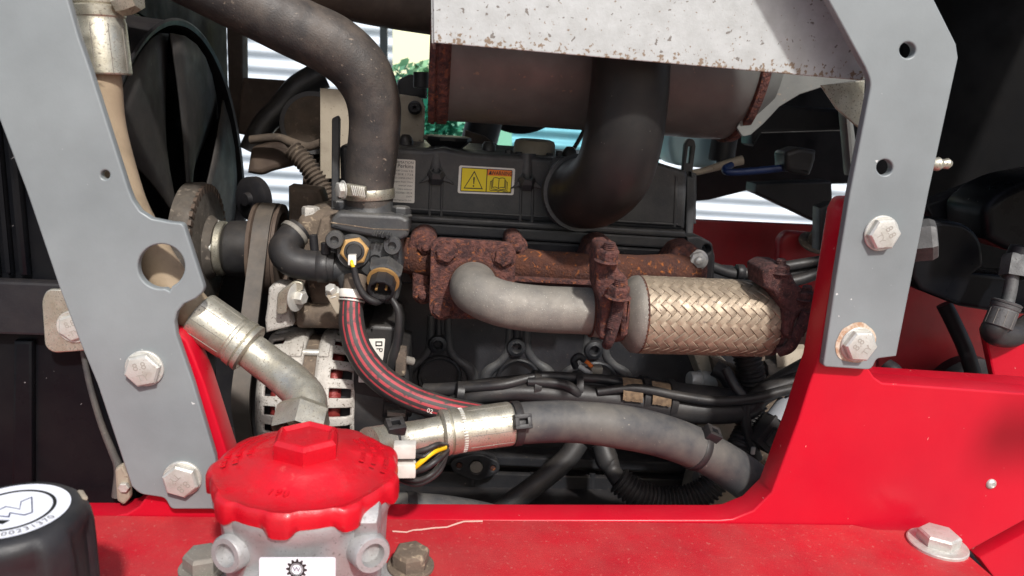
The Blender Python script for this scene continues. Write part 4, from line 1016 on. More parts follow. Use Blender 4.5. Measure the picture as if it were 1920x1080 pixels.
# three equal stripes on one side of the hose
SC = .50
saw = mth('PINGPONG', mth('ADD', mth('SUBTRACT', u, SC), 2.0), .038)
on = mth('LESS_THAN', saw, .0165)
rng = mth('LESS_THAN', mth('ABSOLUTE', mth('SUBTRACT', u, SC), 0), .135)
wearn = N.new('ShaderNodeTexNoise'); wearn.inputs['Scale'].default_value = 130; tc = N.new('ShaderNodeTexCoord'); Lk.new(tc.outputs['Object'], wearn.inputs['Vector']); wearn.inputs['Detail'].default_value = 4
wear = mth('MINIMUM', mth('MAXIMUM', mth('MULTIPLY', mth('SUBTRACT', .70, wearn.outputs[0]), 6), 0), 1)
fac = mth('MULTIPLY', mth('MULTIPLY', on, rng), wear)
mxn = N.new('ShaderNodeMix'); mxn.data_type = 'RGBA'; Lk.new(fac, mxn.inputs['Factor'])
old = b.inputs['Base Color'].links[0].from_socket
Lk.new(old, mxn.inputs[6]); mxn.inputs[7].default_value = (.36, .045, .055, 1); Lk.new(mxn.outputs[2], b.inputs['Base Color'])
rs = root('striped_hose', P(720, 760, .87), 'black hose with red stripes curving down past the alternator', 'hose')
add('hose', tubepx([(663, 545, .895, 20), (659, 575, .888, 22), (660, 612, .882, 24), (670, 650, .876, 25), (693, 688, .872, 26), (730, 722, .870, 26), (780, 749, .872, 25), (840, 768, .876, 24), (910, 782, .885, 23), (980, 800, .90, 23)], seg=40, n=12, twist=-2.0), m_str, rs)
p = P(661, 552, .893); dd = P(659, 575, .888)-P(663, 545, .895)
add('white_clamp', ringmesh(p, dd, R(22, p), .010, .0018), m_label, rs)
add('clamp_ring', ringmesh(p+dd.normalized()*.008, dd, R(22.5, p), .002, .0014), m_zincb, rs)
q = P(624, 548, .895); bolt(rs, q, (-.3, -.6, .8), R(11, q), R(14, q), m_zincb, fl=1.3, name='clamp_screw')
add('clamp_tab', plate([(612, 555), (634, 550), (646, 575), (640, 590, 3), (630, 588, 3)], .888, .006, .001), m_beige, rs)

tx = textm('02', 1.0); p = P(806, 771, .846); k_ = R(12, p)
tx.transform(uvbasis(p, (P(826, 778, .846)-p).normalized()*k_, (P(813, 751, .846)-p).normalized()*k_, FWD)); add('printed_figures', tx, m_label, rs)
# wiring harness
wh = root('wiring_harness', P(1150, 780, .93), 'taped black wiring harness bundle above the grey suction hose', 'wiring harness')
YW = .93
add('strand', tubepx([(795, 730, YW+.02, 11), (850, 730, YW+.01, 13), (920, 722, YW, 14), (1000, 714, YW, 13), (1090, 716, YW, 15), (1170, 723, YW, 18), (1250, 734, YW, 20), (1330, 745, YW, 21), (1400, 750, YW-.005, 21), (1430, 738, YW-.01, 20), (1470, 712, YW, 19), (1530, 678, YW+.02, 19)], seg=24, n=8, lump=.06), m_rub, wh)
add('strand', tubepx([(830, 760, YW, 12), (900, 742, YW-.015, 16), (960, 735, YW-.018, 17), (1030, 738, YW-.018, 20), (1100, 744, YW-.018, 23), (1180, 752, YW-.018, 25), (1260, 764, YW-.018, 26), (1340, 770, YW-.018, 26), (1400, 764, YW-.02, 24), (1425, 742, YW-.02, 20), (1470, 722, YW-.012, 18), (1525, 705, YW, 17)], seg=28, n=8, lump=.06), m_rub, wh)
add('strand', tubepx([(860, 728, YW-.012, 8), (940, 722, YW-.022, 10), (1010, 706, YW-.012, 9), (1080, 708, YW-.012, 9), (1150, 714, YW-.012, 9), (1240, 735, YW-.02, 10)], seg=16, n=8), m_rub, wh)
add('strand', tubepx([(990, 716, YW-.02, 9), (1050, 720, YW-.026, 10), (1080, 735, YW-.028, 10), (1090, 760, YW-.02, 9)], seg=16, n=8), m_rub, wh)
add('strand', tubepx([(1340, 690, YW+.03, 16), (1362, 705, YW+.02, 16), (1380, 735, YW+.01, 16), (1400, 760, YW, 16)], seg=20, n=6), m_rub, wh)
for (x, y, ry) in ((862, 737, 22), (1003, 724, 30), (1079, 728, 32), (1203, 742, 38), (1252, 750, 40)):
    p = P(x, y, YW-.009); o = add('tape_band', lathe([(-.005, R(ry, p)*.97), (-.0045, R(ry, p)), (.0045, R(ry, p)), (.005, R(ry, p)*.97)], p, (1, .05, -.10), 32), m_rub, wh)
def tapepatch(x0, x1):
    pts = []
    V, Fc = [], []
    n = 14
    for i in range(n+1):
        x = x0+(x1-x0)*i/n; yc = 742+(x-1200)*.14; c = P(x, yc-4, YW-.014); r = R(34, c)
        for k in range(8):
            a = -.15+1.25*k/7+(.06*random.random() if k in (0, 7) else 0)
            V.append(c+Vector((0, -math.cos(a)*r*1.05, math.sin(a)*r*1.08)))
    for i in range(n):
        for k in range(7): q = i*8+k; Fc.append((q, q+8, q+9, q+1))
    return from_py(V, Fc, 60)
add('cloth_tape', tapepatch(1160, 1196), m_tape, wh); add('cloth_tape', tapepatch(1214, 1248), m_tape, wh)
add('strand', tubepx([(1120, 735, YW-.03, 8), (1190, 728, YW-.032, 9), (1270, 742, YW-.035, 9), (1340, 752, YW-.035, 10), (1410, 748, YW-.036, 10), (1460, 735, YW-.03, 10), (1530, 720, YW-.02, 10)], seg=14, n=8), m_rub, wh)
add('strand', tubepx([(1360, 690, YW-.01, 9), (1375, 720, YW-.02, 9), (1395, 752, YW-.03, 10), (1400, 800, YW-.03, 10), (1420, 860, YW-.03, 10)], seg=14, n=8), m_rub, wh)
add('orange_wire', tubepx([(1090, 672, .96, 3.5), (1102, 680, .955, 4), (1110, 688, .95, 4)], seg=10, n=4), m_ow, wh)
add('white_wire', tubepx([(1086, 686, .955, 5), (1100, 696, .95, 5), (1108, 702, .945, 5)], seg=10, n=4), m_white, wh)
add('spare_plug', obox(P(1118, 692, .955), (1, 0, 0), (0, 1, 0), (0, 0, 1), (.016, .014, .010), .002), m_beige, wh)
add('wire_loop', tubepx([(1080, 690, .955, 6), (1076, 676, .955, 7), (1086, 668, .955, 7), (1096, 676, .955, 6)], seg=12, n=5), m_rub, wh)
# corrugated conduits
add('corrugated_conduit', tubepx([(1398, 660, .95, 24), (1408, 700, .945, 24), (1412, 760, .945, 24), (1402, 810, .93, 24), (1388, 850, .915, 26), (1400, 900, .92, 26)], seg=28, n=8, corr=(.0058, .0016)), m_rub, label='upright corrugated black conduit under the right end of the braided pipe', cat='conduit')
cdt = root('corrugated_conduit', P(1250, 960, .93), 'looping corrugated black conduit low in the bay beside the red rim', 'conduit')
add('conduit', tubepx([(1160, 900, .935, 25), (1195, 925, .925, 25), (1250, 940, .92, 25), (1310, 928, .92, 25), (1350, 890, .925, 25), (1372, 840, .935, 25)], seg=28, n=8, corr=(.0062, .0016)), m_rub, cdt)
add('boot', tubepx([(1128, 832, .975, 20), (1138, 862, .965, 22), (1142, 868, .963, 19), (1150, 885, .955, 16), (1164, 905, .94, 17)], seg=24, n=6), m_rub, cdt)
add('lower_hose', tubepx([(1085, 828, .96, 20), (1060, 862, .95, 20), (1010, 905, .94, 20), (955, 945, .93, 20), (915, 975, .93, 20)], seg=28, n=8), m_rub, label='plain black hose slanting down behind the red rim', cat='hose')
gh = root('lower_grey_hose', P(830, 970, .80), 'grey hose with cable tie just above the red rim beside the filter', 'hose')
add('hose', tubepx([(660, 956, .79, 28), (745, 952, .80, 28), (840, 958, .81, 28), (930, 976, .825, 28), (1000, 1000, .84, 28)], seg=32, n=8), m_grub, gh)
p = P(768, 953, .803); add('cable_tie', ringmesh(p, P(840, 958, .81)-P(745, 952, .80), R(28.5, p), .011, .0015), m_rub, gh)
# grey / black plug at the right edge of the opening
pg = root('cable_plug', P(1440, 860, .90), 'grey and black cable plug tucked inside the red opening edge', 'connector')
a_, b_ = P(1512, 722, .915), P(1458, 790, .90)
add('grey_sleeve', lathe([(0, R(17, a_)), ((b_-a_).length*.55, R(17, a_)), ((b_-a_).length*.56, R(25, a_)), ((b_-a_).length, R(24, a_))], a_, b_-a_, 28), mat('grey_plastic', (.30, .31, .33), .5), pg)
dd = (P(1420, 838, .89)-b_); sd_ = dd.cross(Vector((0, -1, 0))).normalized()
add('plug_body', obox(b_+dd*.45, dd, sd_.cross(dd.normalized()), sd_, (dd.length*1.05, .026, R(44, b_)), .004), m_rub, pg)
add('plug_latch', obox(b_+dd*.45+Vector((0, -.015, 0)), dd, sd_.cross(dd.normalized()), sd_, (dd.length*.6, .006, R(20, b_)), .002), m_rub, pg)
add('white_tag', obox(P(1412, 845, .885), (0, 0, 1), (0, 1, 0), (1, 0, 0), (.010, .004, .005), .0008), m_white, pg)

# ------------------------------------------------------------------ return filter with red cap
YFt = .60
ct = P(575, 872, YFt); RC = R(180, ct)
ct.z -= .003
flt = root('return_filter', Vector((ct.x, ct.y, zd)), 'cast aluminium return filter housing with scalloped red cap', 'filter')
Vx, Fx = [], []
seg = 168
def lob(a): return .5+.5*math.cos(9*a+2.356)
def scoop(a):          # the front of the cap is dished
    d = math.atan2(math.sin(a+pi/2), math.cos(a+pi/2))
    return max(0.0, math.cos(d*.92))**.6 if abs(d) < 1.7 else 0.0
prof = [(.30, .0165, 0), (.40, .0160, 0), (.46, .0150, .35), (.52, .0140, .75), (.60, .0122, .95), (.70, .0095, 1), (.80, .0068, .9), (.87, .0050, .55), (.92, .0038, .15), (.95, .0030, 0), (.975, .0012, 0), (.99, -.002, 0), (.992, -.006, 0), (.985, -.012, 0), (.96, -.013, 0)]
for (rr, zz, sc) in prof:
    for k in range(seg):
        a = 2*pi*k/seg
        lo_ = lob(a); e = max(0, min(1, (rr-.90)/.06))
        sq_ = 1/(1+math.exp(-13*(lo_-.70)))
        r = RC*(rr-.050*e*(1-sq_))+.0010*noise.noise(Vector((math.cos(a)*5, math.sin(a)*5, zz*40)))*e
        z = zz-.008*scoop(a)*sc+.0011*noise.noise(Vector((r*math.cos(a)*38, r*math.sin(a)*38, 1.7)))*(1 if rr < .96 else .4)
        if zz < -.005: z -= .006*sq_
        Vx.append((ct.x+r*math.cos(a), ct.y+r*math.sin(a), ct.z+z))
for i in range(len(prof)-1):
    for k in range(seg):
        a, b = i*seg+k, i*seg+(k+1) % seg; Fx.append((a, b, b+seg, a+seg))
Fx.append(tuple(range(seg-1, -1, -1)))
cap = add('red_cap', from_py(Vx, Fx, 50), m_redcap, flt, label='glossy red scalloped filter cap with hex boss')
add('hex_boss', hexmesh(RC*.355, .020, 0, 0, .003), m_redcap, cap, basis=Matrix.Translation((ct.x, ct.y, ct.z+.013)) @ Matrix.Rotation(pi/6+.07, 4, 'Z'))
# raised lettering rings on the cap (worn, moulded)
let = []
for rr, n, a0, a1 in ((.82, 26, 2.25, 3.35), (.70, 22, 2.25, 3.3), (.58, 15, 2.3, 3.2), (.82, 24, -.25, .75), (.70, 18, -.2, .75), (.58, 13, -.15, .7)):
    zz = .0168-(rr-.42)*.0262
    for k in range(n):
        a = a0+(a1-a0)*k/(n-1)
        if random.random() < .12: continue
        c = Vector((ct.x+RC*rr*math.cos(a), ct.y+RC*rr*math.sin(a), ct.z+zz))
        rd = Vector((math.cos(a), math.sin(a), -.22)).normalized(); tn = Vector((-math.sin(a), math.cos(a), 0))
        for q in range(random.choice((1, 2, 2))):
            let.append(obox(c+tn*(q-.5)*.0014, tn, rd, tn.cross(rd), (.0007+.0006*random.random(), .0042, .0016), 0))
        if random.random() < .6: let.append(obox(c+rd*random.uniform(-.0015, .0015), tn, rd, tn.cross(rd), (.0022, .0007, .0016), 0))
for k, chx in enumerate('190'):
    a = rad(-112+k*7); me = textm(chx, RC*.13, .0006); r = RC*.62
    me.transform(Matrix.Translation((ct.x+r*math.cos(a), ct.y+r*math.sin(a), ct.z+.0042)) @ Matrix.Rotation(a+pi/2, 4, 'Z') @ Matrix.Rotation(rad(9), 4, 'X')); add('raised_figure', me, m_redcap, cap)
lo2 = add('raised_lettering', join(let), m_redcap, cap); lo2['kind'] = 'stuff'
# body
hb = ct.z-zd
add('body', lathe([(-hb+.012, RC*.80), (-hb+.03, RC*.80), (-.075, RC*.835), (-.045, RC*.845), (-.034, RC*.86), (-.026, RC*.90), (-.020, RC*.925), (-.010, RC*.93), (-.006, RC*.90)], ct, (0, 0, 1), 72), m_alub, flt)
fl_pts = []
for k in range(48):
    a = 2*pi*k/48; r = RC*.86+RC*.36*max(0, math.cos(2*(a)))**3
    fl_pts.append((ct.x+r*math.cos(a), ct.y+r*math.sin(a)))
add('base_flange', zplate(fl_pts, zd+.013, .012, .002, True), m_alub, flt)
for s in (-1, 1):
    q = Vector((ct.x+s*RC*1.08, ct.y, zd+.013))
    q = PZ(770 if s > 0 else 381, 1062 if s > 0 else 1066, zd+.013)
    bolt(flt, q, (0, 0, 1), R(35, q), R(36, q), m_dirt if s > 0 else m_exh, washer=1.25, fl=0, spin=.3, name='base_bolt', label='rusty hex base bolt' if s > 0 else 'grey hex base bolt')
    # side ports
    pp = P(694 if s > 0 else 432, 1036, ct.y-RC*.70); dr = Vector((s*.55, -1, .12)).normalized()
    r = R(37, pp)
    add('port_boss', lathe([(-.03, r*1.15), (0, r), (.012, r*.98), (.014, r*.9), (.014, r*.62), (.006, r*.55), (.004, 0)], pp-dr*.008, dr, 32), m_alub, flt)
    add('port_web', obox(pp+Vector((-s*.008, .018, .016)), (1, 0, 0), (0, 1, .5), (0, -.5, 1), (.030, .03, .045), .008), m_alub, flt)
pc_ = Vector((ct.x, ct.y-RC*.845, zd+.045))
add('label_pad', obox(Vector((ct.x-.002, ct.y-RC*.80, zd+.030)), (1, 0, 0), (0, 1, 0), (0, 0, 1), (RC*.86, .022, .085), .003), m_alub, flt)
yl = ct.y-RC*.80-.0116
lb = add('maker_label', plate([(486, 1046, 4), (629, 1046, 4), (629, 1130, 4), (486, 1130, 4)], yl, .0008, 0), m_labelb, flt, label='white label with black gear emblem')
gx, gy = 556, 1068
go = []
for k in range(12*4):
    a = 2*pi*k/48; rr = 20 if k % 4 in (0, 1) else 15
    go.append((gx+rr*math.cos(a), gy+rr*math.sin(a)*1.0))
add('gear_emblem', plate(go, yl-.0003, .0003, 0, holes=[(gx, gy, 12)]), m_ink, lb)
add('gear_emblem_ring', plate([(gx+11*math.cos(2*pi*k/24), gy+11*math.sin(2*pi*k/24)) for k in range(24)], yl-.0003, .0003, 0, holes=[(gx, gy, 9.6)]), m_ink, lb)
tx = textm('W', 1.0); p = P(gx, gy, yl-.0006); k_ = R(14, p); tx.transform(uvbasis(p, Vector((k_, 0, -.04*k_)), Vector((0, 0, k_)), FWD)); add('letter', tx, m_inkb, lb)
# sensor plug leads beside the cap
sp2 = root('sensor_plug', P(765, 890, .655), 'pair of milky white wire plugs right of the red cap', 'connector')
for (x0, y0, x1, y1) in ((738, 829, 780, 857), (738, 865, 780, 893)):
    a, b = P(x0, (y0+y1)/2, .655), P(x1, (y0+y1)/2, .655); rr = R((y1-y0)/2, a)
    add('plug', obox((a+b)/2, b-a, (0, 1, 0), (0, 0, 1), ((b-a).length, rr*1.7, rr*2), .0015), m_white, sp2)
add('yellow_wire', tubepx([(778, 876, .652, 5), (792, 864, .650, 5), (812, 848, .655, 5), (834, 839, .68, 5)], seg=12, n=6), m_yw, sp2)
for (l, r) in (([(778, 848, .655), (800, 842, .652), (822, 833, .66), (838, 836, .70)], 5), ([(778, 852, .655), (795, 856, .65), (815, 842, .66), (836, 840, .70)], 4), ([(778, 884, .655), (800, 876, .65), (825, 858, .66), (838, 845, .70)], 6), ([(760, 896, .66), (785, 900, .655), (815, 884, .66), (838, 850, .70)], 5), ([(750, 898, .67), (785, 906, .66), (822, 884, .67), (836, 850, .71)], 6)):
    add('lead', tubepx([(*q, r) for q in l], seg=12, n=6), m_rub, sp2)

# ------------------------------------------------------------------ black tank cap in the corner
YC = .50
cc_ = P(20, 958, YC); RK = R(136, cc_); zt = cc_.z
tk = root('tank_cap', Vector((cc_.x, cc_.y, zd)), 'black ribbed tank cap with white round badge in the near corner', 'cap')
V, Fc = [], []
seg = 120
def grip(a): 
    c = math.cos(6*(a+.52)); return 1/(1+math.exp(-14*(c-.2)))
prof = [(.74, 0, 0), (.82, -.0005, 0), (.90, -.004, 0), (.965, -.011, .3), (.99, -.019, 1), (1.0, -.034, 1), (1.01, -.070, 1), (.99, -.082, .4), (.93, -.086, 0)]
for (rr, zz, gfac) in prof:
    for k in range(seg):
        a = 2*pi*k/seg; r = RK*rr*(1-.11*gfac*(1-grip(a))); V.append((cc_.x+r*math.cos(a), cc_.y+r*math.sin(a), zt+zz))
for i in range(len(prof)-1):
    for k in range(seg): a, b = i*seg+k, i*seg+(k+1) % seg; Fc.append((a, a+seg, b+seg, b))
Fc.append(tuple(range(seg)))
m_cap = mat('black_cap_plastic', (.011, .012, .015), .42, 0, (.017, .017, .019), 30, bump=.18, bs=900, dust=.06, dustc=(.30, .26, .22))
tc_ = add('cap_body', from_py(V, Fc, 45), m_cap, tk)
add('filler_neck', cyl(Vector((cc_.x, cc_.y, zd)), Vector((cc_.x, cc_.y, zt-.07)), RK*.8), m_blk, tk)
def zdisc(r0_, r1_, z, m, name, par):
    V, Fc = [], []
    for k in range(64):
        a = 2*pi*k/64
        for r in (r0_, r1_): V.append((cc_.x+r*math.cos(a), cc_.y+r*math.sin(a), z))
    for k in range(64): a = 2*k; b = 2*((k+1) % 64); Fc.append((a, a+1, b+1, b))
    return add(name, from_py(V, Fc), m, par)
bd = zdisc(0.0005, RK*.72, zt+.0006, m_labelb, 'badge', tk)
zdisc(RK*.50, RK*.545, zt+.0010, m_ink, 'badge_ring', bd)
def zpoly(pts, z, m, name, par): return add(name, zplate([(x/6, 880+y/6) for x, y in pts], z, .0003, 0), m, par)
lg = [(-420, 500), (-300, 440), (-190, 430), (-60, 455), (-10, 450), (65, 412), (218, 442), (232, 358), (362, 305), (368, 482), (272, 516), (118, 490), (104, 536), (-60, 520), (-120, 560), (-300, 520), (-330, 560), (-430, 560)]
zpoly(lg, zt+.0012, m_inkb, 'emblem_outline', bd)
li = [(-405, 505), (-300, 452), (-190, 442), (-60, 466), (-6, 460), (70, 424), (226, 453), (244, 366), (348, 322), (354, 476), (270, 502), (108, 478), (92, 522), (-55, 508), (-120, 545), (-300, 508), (-330, 545), (-415, 545)]
zpoly(li, zt+.0016, m_labelb, 'emblem_face', bd)
zpoly([(-120, 600), (-90, 566), (110, 570), (30, 612)], zt+.0012, m_ink, 'emblem_wedge', bd)
for k, chx in enumerate('1000231370'):
    a = rad(-84+k*7.6); me = textm(chx, RK*.14)
    r = RK*.635
    me.transform(Matrix.Translation((cc_.x+r*math.cos(a), cc_.y+r*math.sin(a), zt+.0011)) @ Matrix.Rotation(a+pi/2, 4, 'Z')); add('digit', me, m_inkg, bd)
a = rad(38); add('marker_slot', obox(Vector((cc_.x+RK*.88*math.cos(a), cc_.y+RK*.88*math.sin(a), zt-.003)), (-math.sin(a), math.cos(a), 0), (math.cos(a), math.sin(a), -.35), (math.cos(a)*.35, math.sin(a)*.35, 1), (.014, .004, .003), .001), m_beige, tk)
# ------------------------------------------------------------------ far left: cooler side
cs = root('cooler_side_panel', P(60, 950, .757), 'glossy black cooler side panel left of the slanting upright', 'panel')
add('panel', plate([(-180, 60), (20, 80), (120, 380), (165, 540), (215, 740), (258, 1000), (-180, 1000)], .762, .012, .002), m_blkgloss, cs)
add('crossbar', plate([(-180, 520), (130, 532), (150, 632), (-180, 622)], .745, .016, .003), m_blk, cs)
for (x0, x1) in ((-30, -6), (12, 20), (34, 52)):
    add('fold', plate([(x0-34, 150), (x1-34, 150), (x1, 518), (x0, 518)], .752, .012, .004), m_blkgloss, cs)
add('lower_fold', plate([(25, 640), (60, 640), (60, 950), (20, 950)], .754, .012, .003), m_blkgloss, cs)
add('edge_seal', tubepx([(155, 655, .755, 5), (168, 720, .755, 5.5), (190, 795, .755, 6), (212, 850, .755, 7), (222, 880, .755, 8), (220, 930, .755, 10)], seg=12, n=8), m_grub, cs)
add('clip', plate([(214, 880, 5), (228, 872, 5), (240, 890), (244, 935, 5), (232, 948, 5), (218, 940, 5)], .745, .010, .003), m_beige, cs)
p = P(234, 912, .745); bolt(cs, p, FWD, R(10, p), R(8, p), m_zincb, name='clip_bolt')
wsh = root('mounting_washer', P(130, 660, .74), 'square rounded zinc mounting washer half behind the left upright', 'washer')
add('plate', plate([(78, 562, 16), (88, 542, 12), (180, 545, 16), (196, 655, 16), (100, 662, 18), (84, 650, 14)], .7395, .005, .0012), m_zinc, wsh)
p = P(140, 612, .7395); bolt(wsh, p, FWD, R(27, p), .006, m_zincb, washer=1.15, marks=True, spin=.4)
add('hood_shade_slab', obox(Vector((.15, 1.50, CZ+.38)), (1, 0, 0), (0, 1, .04), (0, -.04, 1), (1.9, 1.30, .02), .004), m_blk, label='black hood slab added out of view above the bay to shade it', cat='hood')  # unseen slab added overhead to keep sun and sky off the bay
add('radiator_post', plate([(424, 40), (455, 50), (457, 240), (430, 240)], 1.5, .04, .004), m_brown, label='brown upright post between fan shroud and fence gap', cat='post')

# ------------------------------------------------------------------ behind the thick hose (left background)
m_dark = m_brown
m_hubd = mat('brown_grimy_metal', (.085, .062, .045), .85, 0, (.05, .037, .028), 35, c3=(.17, .13, .09), s3=120, t3=(.62, .76), dust=.25, dustc=(.18, .14, .10), bump=.3)
add('side_cover', plate([(455, 145), (530, 150), (545, 157), (552, 250), (500, 262), (440, 250)], 1.45, .05, .006), m_brown, label='brown dusty cover plate under the white fence gap', cat='cover')
add('diagonal_hose', tubepx([(605, 140, 1.36, 26), (560, 165, 1.35, 25), (525, 205, 1.34, 23), (495, 235, 1.33, 22), (470, 285, 1.32, 22)], seg=24, n=8), m_rub, label='black hose running diagonally behind the fan', cat='hose')
fcan = root('fuel_filter', P(590, 290, 1.30), 'dirty round filter canister behind the thick bent hose', 'filter')
p = P(588, 235, 1.30)
add('canister', lathe([(-.09, R(52, p)*.9), (-.08, R(52, p)), (.01, R(54, p)), (.018, R(50, p)), (.022, R(30, p))], p, (0, -.9, .25), 40), m_hubd, fcan)
add('strap', ringmesh(p+Vector((0, -.01, .003)), (0, -.9, .25), R(55, p), .014, .004), m_rub, fcan)
add('starter_casting', plate([(470, 275, 10), (520, 262, 10), (552, 272), (575, 268), (600, 262), (606, 278), (575, 292), (556, 298), (548, 312), (508, 322, 8), (490, 330, 10), (462, 325)], 1.28, .07, .01, bres=3), m_brown, label='brown dusty casting with a lug above the lower fence gap', cat='casting')
add('link_arm', tubepx([(470, 262, 1.26, 8), (520, 258, 1.25, 8), (548, 268, 1.24, 9), (580, 275, 1.23, 8), (612, 262, 1.22, 8)], seg=14, n=6), m_hubd, label='dirty bent metal arm behind the hose', cat='arm')
add('dusty_conduit', tubepx([(548, 280, 1.22, 17), (575, 308, 1.21, 17), (600, 345, 1.20, 17), (622, 385, 1.19, 18), (640, 420, 1.19, 18)], seg=24, n=8, corr=(.007, .0018)), m_hubd, label='dusty corrugated conduit slanting down behind the lifting eye', cat='conduit')
add('back_plate', plate([(570, 300), (650, 285), (660, 420), (560, 420)], 1.30, .03, .004), m_brown, label='brown rear plate behind the dusty corrugated conduit', cat='plate')
add('rear_bracket', plate([(600, 165), (740, 175), (790, 182, 14), (797, 200, 8), (793, 335), (600, 335)], 1.20, .006, .0015, [(778, 202, 8)]), m_beige, label='beige rear bracket plate with round corner behind the thick hose', cat='bracket')
p = P(778, 202, 1.195); add('bracket_bolt', lathe([(0, R(13, p)), (.004, R(13, p)), (.005, R(9, p)), (.012, R(8, p)), (.012, R(4, p)), (.006, 0)], p, FWD, 24), m_blk, label='dark bolt in the corner of the beige rear bracket', cat='bolt')
le = root('lifting_eye', P(629, 390, 1.0), 'tall narrow black lifting eye left of the thick hose', 'lifting eye')
add('strip', plate([(622, 222, 4), (634, 216, 4), (637, 224), (634, 392), (621, 392)], .998, .012, .0015), m_head, le)
le2 = root('lifting_eye', P(1288, 322, 1.08), 'slotted black lifting eye at the right end of the rocker cover', 'lifting eye')
add('strip', plate([(1284, 270, 6), (1291, 259, 6), (1303, 262, 6), (1305, 275), (1297, 340), (1278, 340)], 1.10, .010, .002, [[(1291, 275), (1296, 275), (1293, 306), (1287, 306)]]), m_head, le2)
add('relay', plate([(745, 150, 6), (768, 138, 6), (800, 150), (800, 185), (740, 185)], 1.25, .04, .006), m_rub, label='black moulded part above the beige bracket', cat='fitting')
add('black_spool', cyl(P(790, 135, 1.18), P(790, 165, 1.18), R(15, P(790, 140, 1.18))), m_rub, label='short black cylinder left of the muffler rim', cat='fitting')
add('yellow_casting', plate([(540, 350), (600, 356), (606, 372), (612, 420), (540, 420)], 1.12, .05, .006), m_hubd, label='yellow brown dirty casting behind the pulley', cat='casting')
add('rear_pulley', lathe([(0, .028), (.004, .036), (.018, .036), (.022, .028), (.022, .012), (.03, .010)], P(486, 372, 1.25), (-.6, -.8, 0), 36), m_blk, label='small dark pulley behind the drive belt', cat='pulley')
# air intake behind rocker cover
ai = root('air_cleaner', P(960, 240, 1.45), 'big round black air cleaner seen under the muffler', 'air cleaner')
p = P(975, 150, 1.52); add('drum', lathe([(0, R(80, p)), (.02, R(100, p)), (.18, R(100, p)), (.2, R(90, p))], p, (.15, 1, 0), 48), m_blk, ai)
add('snout', tubepx([(920, 190, 1.5, 34), (905, 240, 1.48, 34), (890, 300, 1.46, 34)], seg=28, n=6), m_blk, ai)
add('mount', plate([(872, 244), (910, 256), (940, 277), (932, 292), (868, 280)], 1.35, .03, .003), m_brown, ai)
add('stay', tubepx([(1110, 215, 1.4, 4), (1088, 258, 1.4, 4), (1072, 285, 1.4, 4)], seg=8, n=4), m_rub, label='thin black stay rod left of the black elbow', cat='rod')

# ------------------------------------------------------------------ right background
add('washer_tank', plate([(1258, 240, 16), (1270, 232, 8), (1350, 236, 8), (1362, 260), (1340, 318, 10), (1262, 310, 14), (1254, 270)], 1.45, .10, .012, bres=4), m_tank, label='pale blue plastic fluid tank under the muffler end', cat='tank')
add('blue_bottle', plate([(1240, 230), (1254, 232), (1248, 300), (1232, 300)], 1.55, .08, .01), mat('sky_blue_plastic', (.10, .30, .42), .5), label='narrow blue container beside the pale tank', cat='container')
add('pump_motor', cyl(P(1362, 238, 1.40), P(1352, 302, 1.40), R(24, P(1360, 270, 1.4))), m_blk, label='black cylindrical pump against the pale tank', cat='pump')
cab = root('cab_floor', P(1560, 400, 1.6), 'black underside structure of the machine behind the right upright', 'structure')
add('rear_wall', plate([(1348, 60), (2150, 60), (2150, 330), (1560, 345), (1545, 400), (1500, 340), (1450, 345), (1330, 375), (1300, 378), (1300, 330), (1345, 320)], 1.75, .03, .002), m_blk, cab)
add('step_box', plate([(1410, 195), (1600, 205), (1600, 245), (1430, 250), (1415, 275), (1408, 270)], 1.5, .06, .008), m_blk, cab)
add('box', plate([(1416, 362, 4), (1418, 345), (1560, 340), (1565, 430), (1535, 418)], 1.35, .05, .004), m_blk, cab)
add('hanger', plate([(1538, 390), (1562, 380), (1560, 470), (1536, 470)], 1.2, .03, .004), m_blk, cab)
bl = root('blue_breather_pipe', P(1420, 322, 1.3), 'short blue pipe plugged into a black connector', 'pipe')
add('pipe', tubepx([(1372, 309, 1.32, 6), (1359, 316, 1.31, 6), (1368, 323, 1.30, 6.5), (1420, 320, 1.29, 7), (1476, 314, 1.28, 7)], seg=16, n=6), m_blue, bl)
add('connector', plate([(1472, 286, 8), (1500, 276, 8), (1532, 282), (1530, 300), (1520, 330, 6), (1490, 326, 8), (1474, 320)], 1.26, .05, .008, bres=3), m_rub, bl)
add('white_hose', tubepx([(1250, 330, 1.36, 5), (1310, 322, 1.36, 6), (1360, 308, 1.36, 8), (1392, 300, 1.36, 9)], seg=12, n=6), m_beige, label='dirty beige hose below the pale blue tank', cat='hose')
add('inner_wall', plate([(1296, 412), (1545, 423), (1700, 440), (1700, 760), (1296, 760)], 1.55, .02, .003), m_redshade, label='red inner body wall behind the exhaust manifold, darkened in colour for shade', cat='body panel')
mb = root('body_bracket', P(1500, 470, 1.4), 'red pressed bracket, shade in its colour, with dusty nut on the inner wall', 'bracket')
add('plate', plate([(1462, 450, 14), (1478, 434, 12), (1550, 440), (1550, 545), (1460, 545)], 1.42, .03, .008, bres=3), m_redshade, mb)
p = P(1528, 456, 1.40); bolt(mb, p, (0, -.5, .85), R(18, p), R(22, p), m_dirt, washer=1.7, name='nut')
kc = root('cable_run', P(1440, 520, 1.15), 'bunch of thin black cables running right behind the braided pipe', 'cable')
for (l, r) in (([(1330, 498, 1.15), (1370, 512, 1.15), (1405, 512, 1.15), (1470, 500, 1.15), (1545, 488, 1.15)], 10), ([(1400, 530, 1.16), (1470, 515, 1.16), (1545, 500, 1.16)], 10), ([(1440, 535, 1.14), (1500, 524, 1.14), (1550, 505, 1.14)], 11)):
    add('cable', tubepx([(*q, r) for q in l], seg=14, n=6), m_rub, kc)
